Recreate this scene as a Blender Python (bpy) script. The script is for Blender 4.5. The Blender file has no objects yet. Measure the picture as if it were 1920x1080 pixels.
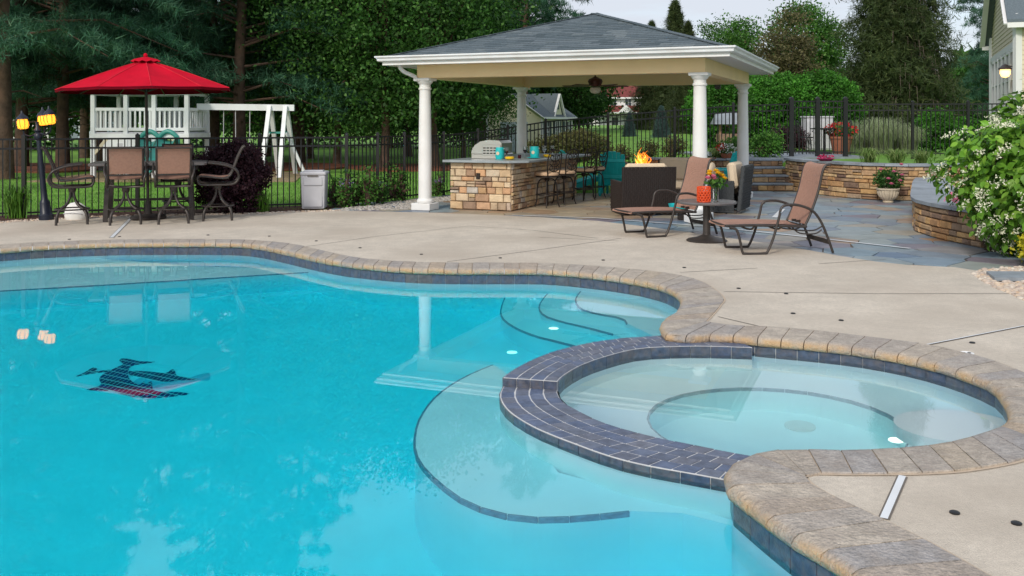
import bpy, bmesh, math, random
import numpy as np
from mathutils import Vector, Matrix
from mathutils.geometry import tessellate_polygon
random.seed(7); RNG = np.random.default_rng(11)
PI = math.pi; R = math.radians
scene = bpy.context.scene
COL = scene.collection

# ---------------------------------------------------------------- camera
CAM_H, FPX, HORIZON = 1.61, 1739.0, 229.0
cam = bpy.data.cameras.new('camera')
cam.sensor_width = 36.0
cam.lens = FPX / 1920 * 36
cam.shift_y = -(540 - HORIZON) / 1920
cam.clip_start = 0.1; cam.clip_end = 2000
cam_o = bpy.data.objects.new('camera', cam); COL.objects.link(cam_o)
cam_o.location = (0, 0, CAM_H); cam_o.rotation_euler = (R(90), 0, 0)
scene.camera = cam_o

# ---------------------------------------------------------------- sky, sun, exposure
SUN_EL, SUN_AZ = R(34), R(205)          # azimuth clockwise from +Y: behind the camera, to its left
world = bpy.data.worlds.new('World'); scene.world = world; world.use_nodes = True
wn, wl = world.node_tree.nodes, world.node_tree.links
wn.clear()
w_out = wn.new('ShaderNodeOutputWorld'); w_bg = wn.new('ShaderNodeBackground')
w_bg.inputs['Strength'].default_value = 0.12
sky = wn.new('ShaderNodeTexSky'); sky.sky_type = 'NISHITA'; sky.sun_disc = False
sky.sun_elevation = SUN_EL; sky.sun_rotation = SUN_AZ; sky.air_density = 1.0; sky.dust_density = 1.5
w_co = wn.new('ShaderNodeTexCoord'); w_map = wn.new('ShaderNodeMapping')
w_map.inputs['Scale'].default_value = (1.6, 1.6, 9.0)
w_noise = wn.new('ShaderNodeTexNoise'); w_noise.inputs['Scale'].default_value = 1.4
w_noise.inputs['Detail'].default_value = 6; w_noise.inputs['Roughness'].default_value = 0.55
w_ramp = wn.new('ShaderNodeValToRGB')
w_ramp.color_ramp.elements[0].position = 0.40; w_ramp.color_ramp.elements[0].color = (0.50, 0.50, 0.50, 1)
w_ramp.color_ramp.elements[1].position = 0.56; w_ramp.color_ramp.elements[1].color = (0.97, 0.97, 0.97, 1)
w_mix = wn.new('ShaderNodeMix'); w_mix.data_type = 'RGBA'
w_mix.inputs['B'].default_value = (3.75, 4.0, 4.45, 1)      # thin high overcast
wl.new(w_co.outputs['Generated'], w_map.inputs['Vector']); wl.new(w_map.outputs['Vector'], w_noise.inputs['Vector'])
wl.new(w_noise.outputs['Fac'], w_ramp.inputs['Fac']); wl.new(w_ramp.outputs['Color'], w_mix.inputs['Factor'])
wl.new(sky.outputs['Color'], w_mix.inputs['A']); wl.new(w_mix.outputs['Result'], w_bg.inputs['Color'])
wl.new(w_bg.outputs['Background'], w_out.inputs['Surface'])
sun = bpy.data.lights.new('sun', 'SUN'); sun.energy = 1.5; sun.angle = R(10); sun.color = (1.0, 0.93, 0.82)
sun_o = bpy.data.objects.new('sun', sun); COL.objects.link(sun_o)
sd = Vector((math.sin(SUN_AZ) * math.cos(SUN_EL), math.cos(SUN_AZ) * math.cos(SUN_EL), math.sin(SUN_EL)))
sun_o.rotation_euler = sd.to_track_quat('Z', 'Y').to_euler(); sun_o.location = (-6, -8, 12)
vs = scene.view_settings
vs.view_transform = 'Standard'; vs.look = 'None'; vs.gamma = 1; vs.exposure = 0.70; vs.use_curve_mapping = False
cy = scene.cycles
cy.max_bounces = 18; cy.diffuse_bounces = 11; cy.glossy_bounces = 5; cy.transmission_bounces = 8
cy.transparent_max_bounces = 24; cy.volume_bounces = 0
cy.caustics_refractive = True; cy.caustics_reflective = False
cy.sample_clamp_indirect = 4.0; cy.use_denoising = True
try: cy.denoiser = 'OPENIMAGEDENOISE'
except Exception: pass

# ---------------------------------------------------------------- survey helpers
WATER, SPA_WATER = -0.148, -0.116
def at(px, py, z=0.0):
    """point of the place at height z seen at a photo pixel"""
    Y = FPX * (CAM_H - z) / (py - HORIZON)
    return Vector(((px - 960) / FPX * Y, Y, z))
def dist(px, Y, z=0.0):
    return Vector(((px - 960) / FPX * Y, Y, z))
def under(px, py, z, zw=WATER):
    """point at height z below the water surface zw, after refraction"""
    p = at(px, py, zw); d = Vector((p.x, p.y, 0)); n = d.normalized()
    tan_i = d.length / (CAM_H - zw); si = math.sin(math.atan(tan_i)) / 1.333
    q = p + n * ((zw - z) * si / math.sqrt(1 - si * si))
    return Vector((q.x, q.y, z))

# ---------------------------------------------------------------- mesh helpers
class MB:
    def __init__(s): s.v = []; s.f = []
    def add(s, vs, fs):
        b = len(s.v); s.v += [tuple(v) for v in vs]; s.f += [tuple(b + i for i in f) for f in fs]; return s
    def box(s, c, d, rz=0.0, rx=0.0, ry=0.0, taper=1.0):
        m = Matrix.Translation(c) @ Matrix.Rotation(rz, 4, 'Z') @ Matrix.Rotation(ry, 4, 'Y') @ Matrix.Rotation(rx, 4, 'X')
        vs = []
        for z in (-.5, .5):
            k = taper if z > 0 else 1
            for x, y in ((-.5, -.5), (.5, -.5), (.5, .5), (-.5, .5)):
                vs.append(m @ Vector((x * d[0] * k, y * d[1] * k, z * d[2])))
        return s.add(vs, [(3, 2, 1, 0), (4, 5, 6, 7), (0, 1, 5, 4), (1, 2, 6, 5), (2, 3, 7, 6), (3, 0, 4, 7)])
    def bar(s, a, b, w, h, up=(0, 0, 1)):
        a = Vector(a); b = Vector(b); t = (b - a).normalized(); u = Vector(up)
        if abs(t.dot(u)) > .98: u = Vector((0, 1, 0))
        x = t.cross(u).normalized() * w / 2; y = x.cross(t).normalized() * h / 2
        vs = [p + i * x + j * y for p in (a, b) for i, j in ((-1, -1), (1, -1), (1, 1), (-1, 1))]
        return s.add(vs, [(3, 2, 1, 0), (4, 5, 6, 7), (0, 1, 5, 4), (1, 2, 6, 5), (2, 3, 7, 6), (3, 0, 4, 7)])
    def tube(s, pts, r, n=8, closed=False, flat=1.0):
        pts = [Vector(p) for p in pts]; k = len(pts)
        rs = r if isinstance(r, (list, tuple)) else [r] * k
        vs = []; prev = None
        for i, p in enumerate(pts):
            if closed: t = pts[(i + 1) % k] - pts[i - 1]
            else: t = pts[min(i + 1, k - 1)] - pts[max(i - 1, 0)]
            t.normalize()
            if prev is None:
                u = Vector((0, 0, 1)) if abs(t.z) < .9 else Vector((1, 0, 0))
                x = t.cross(u).normalized()
            else:
                x = (prev - t * prev.dot(t))
                x = x.normalized() if x.length > 1e-6 else t.orthogonal().normalized()
            prev = x; y = t.cross(x)
            for j in range(n):
                a = 2 * PI * j / n
                vs.append(p + rs[i] * (math.cos(a) * x + flat * math.sin(a) * y))
        fs = []
        for i in range(k if closed else k - 1):
            for j in range(n):
                a = i * n + j; b = i * n + (j + 1) % n; i2 = (i + 1) % k
                fs.append((a, b, i2 * n + (j + 1) % n, i2 * n + j))
        if not closed:
            fs.append(tuple(range(n))[::-1]); fs.append(tuple((k - 1) * n + j for j in range(n)))
        return s.add(vs, fs)
    def lathe(s, prof, c=(0, 0, 0), n=20, sq=None):
        c = Vector(c); vs = []; k = len(prof)
        for r, z in prof:
            for j in range(n):
                a = 2 * PI * j / n
                vs.append(c + Vector((r * math.cos(a), r * math.sin(a), z)))
        fs = [(i * n + j, i * n + (j + 1) % n, (i + 1) * n + (j + 1) % n, (i + 1) * n + j) for i in range(k - 1) for j in range(n)]
        if prof[0][0] > 1e-4: fs.append(tuple(range(n))[::-1])
        if prof[-1][0] > 1e-4: fs.append(tuple((k - 1) * n + j for j in range(n)))
        return s.add(vs, fs)
    def prism(s, poly, z0, z1):
        poly = [(p[0], p[1]) for p in poly]; n = len(poly)
        area = sum(poly[i][0] * poly[(i + 1) % n][1] - poly[(i + 1) % n][0] * poly[i][1] for i in range(n))
        if area < 0: poly = poly[::-1]
        vs = [(x, y, z0) for x, y in poly] + [(x, y, z1) for x, y in poly]
        tri = tessellate_polygon([[Vector((x, y, 0)) for x, y in poly]])
        fs = []
        for t in tri:
            a, b, c = (Vector((*poly[i], 0)) for i in t)
            t = tuple(t) if (b - a).cross(c - a).z > 0 else tuple(t)[::-1]
            fs.append(tuple(i + n for i in t)); fs.append(t[::-1])
        fs += [(i, (i + 1) % n, n + (i + 1) % n, n + i) for i in range(n)]
        return s.add(vs, fs)
    def strip(s, A, B):
        n = len(A)
        return s.add(list(A) + list(B), [(i, i + 1, n + i + 1, n + i) for i in range(n - 1)])
    def grid(s, rows):
        m = len(rows[0]); b = [p for r in rows for p in r]
        return s.add(b, [(i * m + j, i * m + j + 1, (i + 1) * m + j + 1, (i + 1) * m + j) for i in range(len(rows) - 1) for j in range(m - 1)])
    def sphere(s, c, rad, nu=12, nv=8):
        c = Vector(c); rad = rad if isinstance(rad, (tuple, list)) else (rad,) * 3
        vs = [c + Vector((0, 0, -rad[2]))]
        for i in range(1, nv):
            t = -PI / 2 + PI * i / nv
            for j in range(nu):
                a = 2 * PI * j / nu
                vs.append(c + Vector((rad[0] * math.cos(t) * math.cos(a), rad[1] * math.cos(t) * math.sin(a), rad[2] * math.sin(t))))
        vs.append(c + Vector((0, 0, rad[2]))); L = len(vs) - 1
        fs = [(0, 1 + (j + 1) % nu, 1 + j) for j in range(nu)]
        for i in range(nv - 2):
            for j in range(nu):
                a = 1 + i * nu + j; b = 1 + i * nu + (j + 1) % nu
                fs.append((a, b, b + nu, a + nu))
        o = 1 + (nv - 2) * nu
        fs += [(o + j, o + (j + 1) % nu, L) for j in range(nu)]
        return s.add(vs, fs)
    def mesh(s, name, smooth=0, bevel=0.0):
        me = bpy.data.meshes.new(name); me.from_pydata(s.v, [], s.f)
        if bevel:
            bm = bmesh.new(); bm.from_mesh(me)
            bmesh.ops.bevel(bm, geom=bm.edges[:], offset=bevel, segments=1, affect='EDGES', clamp_overlap=True)
            bm.to_mesh(me); bm.free()
        if smooth:
            me.polygons.foreach_set('use_smooth', [True] * len(me.polygons))
            me.set_sharp_from_angle(angle=R(smooth))
        me.update(); return me
    def build(s, name, m, parent=None, smooth=0, bevel=0.0, loc=None, rz=0.0):
        return link(name, s.mesh(name, smooth, bevel), m, parent, loc, rz)
def link(name, me, m, parent=None, loc=None, rz=0.0):
    o = bpy.data.objects.new(name, me)
    if m is not None and not me.materials: me.materials.append(m)
    COL.objects.link(o); o.parent = parent
    if loc is not None: o.location = loc
    if rz: o.rotation_euler = (0, 0, rz)
    return o
def tag(o, label, cat, group=None):
    o['label'] = label; o['category'] = cat
    if group: o['group'] = group
    return o
def thing(name, label, cat, loc=(0, 0, 0), rz=0.0, group=None):
    o = bpy.data.objects.new(name, None); COL.objects.link(o); o.empty_display_size = .1
    o.location = loc; o.rotation_euler = (0, 0, rz)
    return tag(o, label, cat, group)
def structure(o): o['kind'] = 'structure'; return o
def stuff(o): o['kind'] = 'stuff'; return o
def copy_tree(o, parent=None):
    c = o.copy(); COL.objects.link(c); c.parent = parent
    for ch in list(o.children): copy_tree(ch, c)
    return c
def another(root, label, loc, rz=0.0, scale=None):
    c = copy_tree(root); c.location = loc; c.rotation_euler = (0, 0, rz); c['label'] = label
    if scale: c.scale = (scale,) * 3 if not isinstance(scale, tuple) else scale
    return c
def np_mesh(name, V, F):
    V = np.asarray(V, np.float32); F = np.asarray(F, np.int32); k = F.shape[1]
    me = bpy.data.meshes.new(name)
    me.vertices.add(len(V)); me.vertices.foreach_set('co', V.ravel())
    me.loops.add(F.size); me.loops.foreach_set('vertex_index', F.ravel())
    me.polygons.add(len(F)); me.polygons.foreach_set('loop_start', np.arange(0, F.size, k, dtype=np.int32))
    me.polygons.foreach_set('loop_total', np.full(len(F), k, np.int32))
    me.update(calc_edges=True); me.validate(); return me
def catmull(P, n=8, closed=False):
    P = [Vector(p) for p in P]; k = len(P); out = []
    for i in range(k if closed else k - 1):
        if closed: a, b, c, d = P[i - 1], P[i], P[(i + 1) % k], P[(i + 2) % k]
        else: a, b, c, d = P[max(i - 1, 0)], P[i], P[i + 1], P[min(i + 2, k - 1)]
        for j in range(n):
            t = j / n
            if (b - c).length < 1e-6: out.append(b.copy()); continue
            out.append(.5 * ((2 * b) + (c - a) * t + (2 * a - 5 * b + 4 * c - d) * t * t + (-a + 3 * b - 3 * c + d) * t ** 3))
    if not closed: out.append(P[-1].copy())
    return out
def resample(P, step):
    P = [Vector(p) for p in P]; L = [0]
    for a, b in zip(P, P[1:]): L.append(L[-1] + (b - a).length)
    n = max(2, int(round(L[-1] / step))); out = []; j = 0
    for i in range(n + 1):
        s = L[-1] * i / n
        while j < len(L) - 2 and L[j + 1] < s: j += 1
        t = (s - L[j]) / max(1e-9, L[j + 1] - L[j]); out.append(P[j].lerp(P[j + 1], min(1, t)))
    return out
def sstep(a, b, x):
    t = min(1, max(0, (x - a) / (b - a))); return t * t * (3 - 2 * t)

# ---------------------------------------------------------------- materials
MATS = {}
def mat(name, col, rough=.6, var=.18, scale=6.0, bump=0.0, bscale=60.0, metal=0.0, spec=.4, objvar=0.0, ramp=None,
        emit=None, es=0.0, island=False, trans=0.0, detail=4, wave=None, stain=None, speck=None):
    m = bpy.data.materials.new(name); MATS[name] = m; m.use_nodes = True
    nt = m.node_tree; N, L = nt.nodes, nt.links; bs = N['Principled BSDF']
    bs.inputs['Roughness'].default_value = rough; bs.inputs['Metallic'].default_value = metal
    bs.inputs['Specular IOR Level'].default_value = spec
    tc = N.new('ShaderNodeTexCoord'); nz = N.new('ShaderNodeTexNoise')
    nz.inputs['Scale'].default_value = scale; nz.inputs['Detail'].default_value = detail
    L.new(tc.outputs['Object'], nz.inputs['Vector'])
    if ramp:
        src = N.new('ShaderNodeNewGeometry').outputs['Random Per Island'] if island else N.new('ShaderNodeObjectInfo').outputs['Random']
        cr = N.new('ShaderNodeValToRGB'); cr.color_ramp.interpolation = 'LINEAR'
        el = cr.color_ramp.elements
        for i, c in enumerate(ramp):
            p = i / max(1, len(ramp) - 1)
            e = el[i] if i < 2 else el.new(p)
            e.position = p; e.color = (*c, 1)
        for i, e in enumerate(sorted(range(len(ramp)))): pass
        L.new(src, cr.inputs['Fac']); base = cr.outputs['Color']
    else:
        rgb = N.new('ShaderNodeRGB'); rgb.outputs[0].default_value = (*col, 1); base = rgb.outputs[0]
    hs = N.new('ShaderNodeHueSaturation'); L.new(base, hs.inputs['Color'])
    mr = N.new('ShaderNodeMapRange'); mr.inputs['From Min'].default_value = .25; mr.inputs['From Max'].default_value = .75
    mr.inputs['To Min'].default_value = 1 - var; mr.inputs['To Max'].default_value = 1 + var
    L.new(nz.outputs['Fac'], mr.inputs['Value']); val = mr.outputs['Result']
    if objvar:
        oi = N.new('ShaderNodeObjectInfo'); m2 = N.new('ShaderNodeMapRange')
        m2.inputs['To Min'].default_value = 1 - objvar; m2.inputs['To Max'].default_value = 1 + objvar
        L.new(oi.outputs['Random'], m2.inputs['Value']); mu = N.new('ShaderNodeMath'); mu.operation = 'MULTIPLY'
        L.new(val, mu.inputs[0]); L.new(m2.outputs['Result'], mu.inputs[1]); val = mu.outputs[0]
    for sp_s, sp_a in (speck or ()):      # fine grain: (scale, amount)
        n4 = N.new('ShaderNodeTexNoise'); n4.inputs['Scale'].default_value = sp_s; n4.inputs['Detail'].default_value = 3; L.new(tc.outputs['Object'], n4.inputs['Vector'])
        m4 = N.new('ShaderNodeMapRange'); m4.inputs['From Min'].default_value = .3; m4.inputs['From Max'].default_value = .7; m4.inputs['To Min'].default_value = 1 - sp_a; m4.inputs['To Max'].default_value = 1 + sp_a
        L.new(n4.outputs['Fac'], m4.inputs['Value']); mu = N.new('ShaderNodeMath'); mu.operation = 'MULTIPLY'; L.new(val, mu.inputs[0]); L.new(m4.outputs['Result'], mu.inputs[1]); val = mu.outputs[0]
    L.new(val, hs.inputs['Value']); colout = hs.outputs['Color']
    if stain:      # second colour in soft patches: (colour, scale, amount)
        n3 = N.new('ShaderNodeTexNoise'); n3.inputs['Scale'].default_value = stain[1]; n3.inputs['Detail'].default_value = 5
        L.new(tc.outputs['Object'], n3.inputs['Vector'])
        m3 = N.new('ShaderNodeMapRange'); m3.inputs['From Min'].default_value = .45; m3.inputs['From Max'].default_value = .68
        m3.inputs['To Max'].default_value = stain[2]; L.new(n3.outputs['Fac'], m3.inputs['Value'])
        mx = N.new('ShaderNodeMix'); mx.data_type = 'RGBA'; mx.inputs['B'].default_value = (*stain[0], 1)
        L.new(m3.outputs['Result'], mx.inputs['Factor']); L.new(colout, mx.inputs['A']); colout = mx.outputs['Result']
    L.new(colout, bs.inputs['Base Color'])
    if bump:
        nb = N.new('ShaderNodeTexNoise'); nb.inputs['Scale'].default_value = bscale; nb.inputs['Detail'].default_value = 4
        L.new(tc.outputs['Object'], nb.inputs['Vector']); bp = N.new('ShaderNodeBump')
        bp.inputs['Strength'].default_value = bump; bp.inputs['Distance'].default_value = .02
        L.new(nb.outputs['Fac'], bp.inputs['Height']); L.new(bp.outputs['Normal'], bs.inputs['Normal'])
    if wave:       # woven relief: (scale x, scale z, strength)
        wv = []
        for ax, sc in zip('XZ', wave[:2]):
            w = N.new('ShaderNodeTexWave'); w.bands_direction = ax; w.inputs['Scale'].default_value = sc
            L.new(tc.outputs['Object'], w.inputs['Vector']); wv.append(w.outputs['Fac'])
        mu = N.new('ShaderNodeMath'); mu.operation = 'MULTIPLY'; L.new(wv[0], mu.inputs[0]); L.new(wv[1], mu.inputs[1])
        bp = N.new('ShaderNodeBump'); bp.inputs['Strength'].default_value = wave[2]; bp.inputs['Distance'].default_value = .02
        L.new(mu.outputs[0], bp.inputs['Height']); L.new(bp.outputs['Normal'], bs.inputs['Normal'])
    if emit:
        bs.inputs['Emission Color'].default_value = (*emit, 1); bs.inputs['Emission Strength'].default_value = es
    if trans:
        tr = N.new('ShaderNodeBsdfTranslucent'); L.new(colout, tr.inputs['Color'])
        ms = N.new('ShaderNodeMixShader'); ms.inputs[0].default_value = trans
        L.new(bs.outputs[0], ms.inputs[1]); L.new(tr.outputs[0], ms.inputs[2])
        L.new(ms.outputs[0], N['Material Output'].inputs['Surface'])
    return m
def leafmat(name, dark, mid, light, trans=.3, rough=.55):
    return mat(name, mid, rough=rough, var=.55, scale=.8, ramp=[dark, mid, mid, light], island=True, trans=trans, spec=.25, objvar=.12)
M = {}
def nose_stain(m, col):
    """iron-stained bullnose of the cast coping: a band of its own below the top face"""
    N, L = m.node_tree.nodes, m.node_tree.links; bs = N['Principled BSDF']; old = bs.inputs['Base Color'].links[0].from_socket
    tc = N.new('ShaderNodeTexCoord'); sp = N.new('ShaderNodeSeparateXYZ'); L.new(tc.outputs['Object'], sp.inputs[0])
    mr = N.new('ShaderNodeMapRange'); mr.inputs['From Min'].default_value = .011; mr.inputs['From Max'].default_value = -.012; mr.inputs['To Max'].default_value = .75; L.new(sp.outputs['Z'], mr.inputs['Value'])
    nz = N.new('ShaderNodeTexNoise'); nz.inputs['Scale'].default_value = 9; nz.inputs['Detail'].default_value = 6; L.new(tc.outputs['Object'], nz.inputs['Vector'])
    mu = N.new('ShaderNodeMath'); mu.operation = 'MULTIPLY'; mu.use_clamp = True; m2 = N.new('ShaderNodeMapRange'); m2.inputs['From Min'].default_value = .3; m2.inputs['From Max'].default_value = .6; L.new(nz.outputs['Fac'], m2.inputs['Value'])
    L.new(mr.outputs['Result'], mu.inputs[0]); L.new(m2.outputs['Result'], mu.inputs[1])
    mx = N.new('ShaderNodeMix'); mx.data_type = 'RGBA'; mx.inputs['B'].default_value = (*col, 1); L.new(mu.outputs[0], mx.inputs['Factor']); L.new(old, mx.inputs['A']); L.new(mx.outputs['Result'], bs.inputs['Base Color'])
M['concrete'] = mat('concrete', (.60, .53, .44), .85, .10, .9, .5, 140, stain=((.49, .42, .34), .6, .8), detail=9, speck=((160, .16), (28, .08), (5, .07)))
M['joint'] = mat('joint_groove', (.16, .14, .12), .9)
M['coping'] = mat('cast_coping', None, .85, .2, 9, .8, 55, ramp=[(.43, .36, .28), (.40, .355, .31), (.46, .40, .33), (.33, .31, .30), (.44, .35, .26)], stain=((.34, .29, .25), 7, .55), speck=((120, .20), (35, .14)), detail=8)
nose_stain(M['coping'], (.50, .31, .14))
M['mortar'] = mat('sand_mortar', (.50, .40, .30), .9, .15, 20)
M['grout'] = mat('pale_grout', (.62, .62, .62), .8, .1, 30)
M['tile'] = mat('slate_blue_tile', None, .28, .45, 26, .15, 90, ramp=[(.055, .075, .13), (.075, .085, .12), (.06, .09, .15), (.10, .10, .11)], stain=((.15, .13, .13), 22, .6), detail=8)
M['ledgetile'] = mat('step_edge_tile', None, .4, .3, 26, ramp=[(.12, .24, .36), (.16, .28, .40), (.13, .26, .38)])
M['spatile'] = mat('pale_step_tile', None, .4, .2, 26, ramp=[(.38, .42, .48), (.44, .48, .52)])
M['toptile'] = mat('slate_paver_tile', None, .45, .3, 22, .25, 80, ramp=[(.085, .115, .19), (.11, .14, .22), (.13, .15, .20), (.09, .11, .165), (.15, .16, .20)], detail=8)
M['plaster'] = mat('pool_plaster', (.78, .90, .985), .7, .05, 2)
M['spaplaster'] = mat('spa_plaster', (.86, .93, .95), .7, .04, 2)
M['white'] = mat('white_paint', (.78, .78, .77), .5, .05, 3, stain=((.66, .64, .60), 2.2, .5))
M['vinyl'] = mat('white_vinyl', (.74, .76, .78), .45, .06, 2, stain=((.62, .62, .60), 2.5, .5))
M['cream'] = mat('cream_paint', (.86, .65, .37), .6, .06, 2)
M['soffit'] = mat('white_soffit', (.70, .69, .70), .6, .04, 3)
M['black'] = mat('black_metal', (.012, .012, .013), .4, .1)
M['bronze'] = mat('bronze_aluminium', (.055, .046, .042), .42, .2, 12, metal=.3)
M['iron'] = mat('wrought_iron', (.03, .023, .02), .45, .3, 20, metal=.4)
M['sling'] = mat('brown_sling_mesh', (.40, .225, .165), .75, .12, 30, wave=(60, 60, .5))
M['cushion'] = mat('tan_cushion', (.58, .40, .26), .85, .08, 12, .1, 200)
M['creamcush'] = mat('cream_cushion', (.72, .58, .42), .9, .06, 12)
M['wicker'] = mat('dark_wicker', (.030, .022, .020), .5, .3, 40)
M['wicker2'] = mat('charcoal_wicker', (.045, .05, .055), .55, .3, 40)
M['teal'] = mat('teal_paint', (.014, .50, .52), .45, .1, 8)
M['red'] = mat('red_canvas', (.52, .004, .022), .9, .10, 5, .1, 200, spec=.1)
M['stone'] = mat('veneer_stone', None, .85, .22, 9, .6, 25, ramp=[(.40, .25, .13), (.58, .41, .24), (.50, .38, .26), (.64, .50, .33), (.26, .18, .13), (.56, .33, .18), (.46, .42, .37), (.62, .44, .22)])
M['ledge'] = mat('ledge_stone', None, .85, .3, 9, .7, 22, ramp=[(.30, .17, .085), (.52, .32, .14), (.40, .27, .16), (.16, .10, .08), (.60, .42, .23), (.24, .14, .09), (.50, .28, .12), (.33, .26, .20)])
M['stonebed'] = mat('stone_mortar', (.17, .13, .10), .95, .2, 20)
M['bluestone'] = mat('bluestone_cap', (.25, .28, .31), .6, .2, 5, .2, 40, objvar=.15)
M['flag'] = mat('flagstone', None, .42, .22, 3.5, .2, 30, ramp=[(.17, .25, .31), (.25, .31, .34), (.31, .33, .30), (.13, .19, .28), (.36, .31, .23), (.20, .29, .36), (.20, .16, .19), (.24, .32, .35), (.40, .24, .13), (.18, .26, .33)], detail=8)
M['flagtan'] = mat('tan_flagstone', None, .55, .22, 3.5, .2, 30, ramp=[(.36, .28, .19), (.40, .33, .23), (.30, .26, .21), (.38, .25, .15), (.29, .29, .28)], detail=8)
M['shingle'] = mat('slate_shingle', None, .85, .2, 30, .4, 120, ramp=[(.065, .090, .105), (.095, .125, .145), (.125, .155, .175), (.08, .11, .13), (.16, .19, .205)])
M['shingle2'] = mat('slate_shingle_joined', None, .85, .2, 30, .4, 120, ramp=[(.065, .090, .105), (.095, .125, .145), (.125, .155, .175), (.08, .11, .13)], island=True)
M['steel'] = mat('stainless_steel', (.60, .58, .55), .28, .05, 4, metal=1.0)
M['lawn'] = mat('lawn', (.15, .31, .04), .9, .35, 1.6, .6, 30, stain=((.085, .20, .028), .35, .7), detail=9)
M['mulch'] = mat('brown_mulch', (.075, .032, .02), .95, .5, 14, .9, 45, detail=8)
M['redmulch'] = mat('red_mulch', (.17, .06, .03), .95, .4, 6, .8, 30, detail=8)
M['bark'] = mat('pine_bark', (.085, .055, .04), .95, .45, 5, 1.0, 14, detail=8, stain=((.15, .085, .055), 2, .6))
M['pine'] = leafmat('pine_needles', (.024, .078, .046), (.046, .135, .076), (.105, .22, .12))
M['maple'] = leafmat('maple_leaves', (.018, .058, .012), (.040, .115, .021), (.095, .21, .04))
M['spruce'] = leafmat('spruce_needles', (.030, .050, .018), (.058, .090, .030), (.12, .15, .05))
M['olive'] = leafmat('olive_foliage', (.07, .075, .03), (.12, .115, .05), (.19, .17, .08))
M['blue'] = leafmat('blue_spruce_needles', (.04, .08, .075), (.075, .135, .13), (.14, .21, .20))
M['green'] = leafmat('mid_green_leaves', (.030, .095, .015), (.065, .19, .028), (.14, .30, .05))
M['arbor'] = leafmat('arborvitae', (.028, .11, .012), (.058, .21, .022), (.11, .32, .04))
M['purple'] = leafmat('purple_leaves', (.022, .009, .014), (.045, .018, .026), (.095, .038, .05))
M['viburnum'] = leafmat('viburnum_leaves', (.075, .20, .020), (.16, .36, .035), (.30, .52, .07), rough=.4)
M['liriope'] = leafmat('variegated_blades', (.10, .22, .04), (.25, .36, .10), (.55, .58, .28))
M['maiden'] = leafmat('maiden_grass', (.20, .27, .13), (.34, .41, .22), (.55, .60, .40))
M['brownhedge'] = leafmat('bronze_hedge', (.07, .06, .025), (.12, .115, .04), (.16, .20, .06))
M['yellowleaf'] = leafmat('golden_leaves', (.35, .33, .02), (.55, .50, .03), (.70, .62, .06))
M['grassblade'] = leafmat('grass_blades', (.06, .17, .02), (.12, .28, .035), (.20, .38, .06))
M['petalwhite'] = mat('cream_petals', (.80, .80, .62), .7, .1, 4, trans=.2)
M['pink'] = mat('pink_petals', (.75, .22, .36), .6, .15, 10, trans=.2)
M['redpetal'] = mat('red_petals', (.55, .015, .02), .6, .2, 10, trans=.2)
M['yellowpetal'] = mat('yellow_petals', (.85, .52, .02), .6, .12, 10, trans=.2)
M['magenta'] = mat('magenta_petals', (.45, .03, .12), .6, .15, 10, trans=.2)
M['lilac'] = mat('lilac_petals', (.24, .16, .42), .6, .15, 10, trans=.2)
M['glass'] = mat('window_glass', (.03, .04, .05), .06, .05, 2, spec=.7)
M['siding'] = mat('cream_siding', (.62, .55, .40), .6, .05, 3)
M['trim'] = mat('white_trim', (.74, .74, .74), .5, .04, 3)
M['shedwall'] = mat('pale_yellow_siding', (.76, .73, .54), .6, .06, 3)
M['door'] = mat('pale_blue_door', (.48, .56, .64), .5, .05, 3)
M['shutter'] = mat('dark_shutter', (.05, .075, .09), .5, .1, 5)
M['redroof'] = mat('red_roof', (.17, .035, .03), .8, .2, 3)
M['farwall'] = mat('far_white_wall', (.68, .67, .68), .7, .05, 1)
M['farblue'] = mat('far_blue_wall', (.50, .60, .68), .7, .05, 1)
M['resin'] = mat('grey_resin', (.50, .50, .53), .6, .1, 4)
M['slide'] = mat('green_slide_plastic', (.05, .27, .23), .35, .1, 4)
M['orange'] = mat('orange_ceramic', (.72, .085, .02), .35, .08, 8)
M['pot'] = mat('cream_stone_pot', (.58, .50, .38), .7, .12, 14)
M['clay'] = mat('terracotta', (.30, .11, .06), .8, .15, 10)
M['pebble'] = mat('river_pebble', None, .7, .15, 30, ramp=[(.50, .36, .25), (.60, .48, .36), (.45, .36, .30), (.62, .55, .46), (.38, .29, .24)], island=True)
M['greypebble'] = mat('grey_pebble', None, .8, .15, 30, ramp=[(.30, .28, .26), (.42, .40, .37), (.36, .32, .28), (.48, .45, .42)], island=True)
M['wood'] = mat('split_rail_wood', (.33, .20, .13), .85, .2, 10)
M['fanwood'] = mat('mahogany', (.065, .018, .012), .4, .2, 8)
M['navy'] = mat('dark_post_paint', (.012, .016, .03), .4, .1)
M['yellow'] = mat('yellow_ceramic', (.80, .52, .02), .35, .06, 6)
M['wine'] = mat('red_wine', (.04, .003, .006), .15, .0)
M['counter'] = mat('bluestone_counter', (.30, .34, .36), .35, .2, 4, .05, 40)
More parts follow.
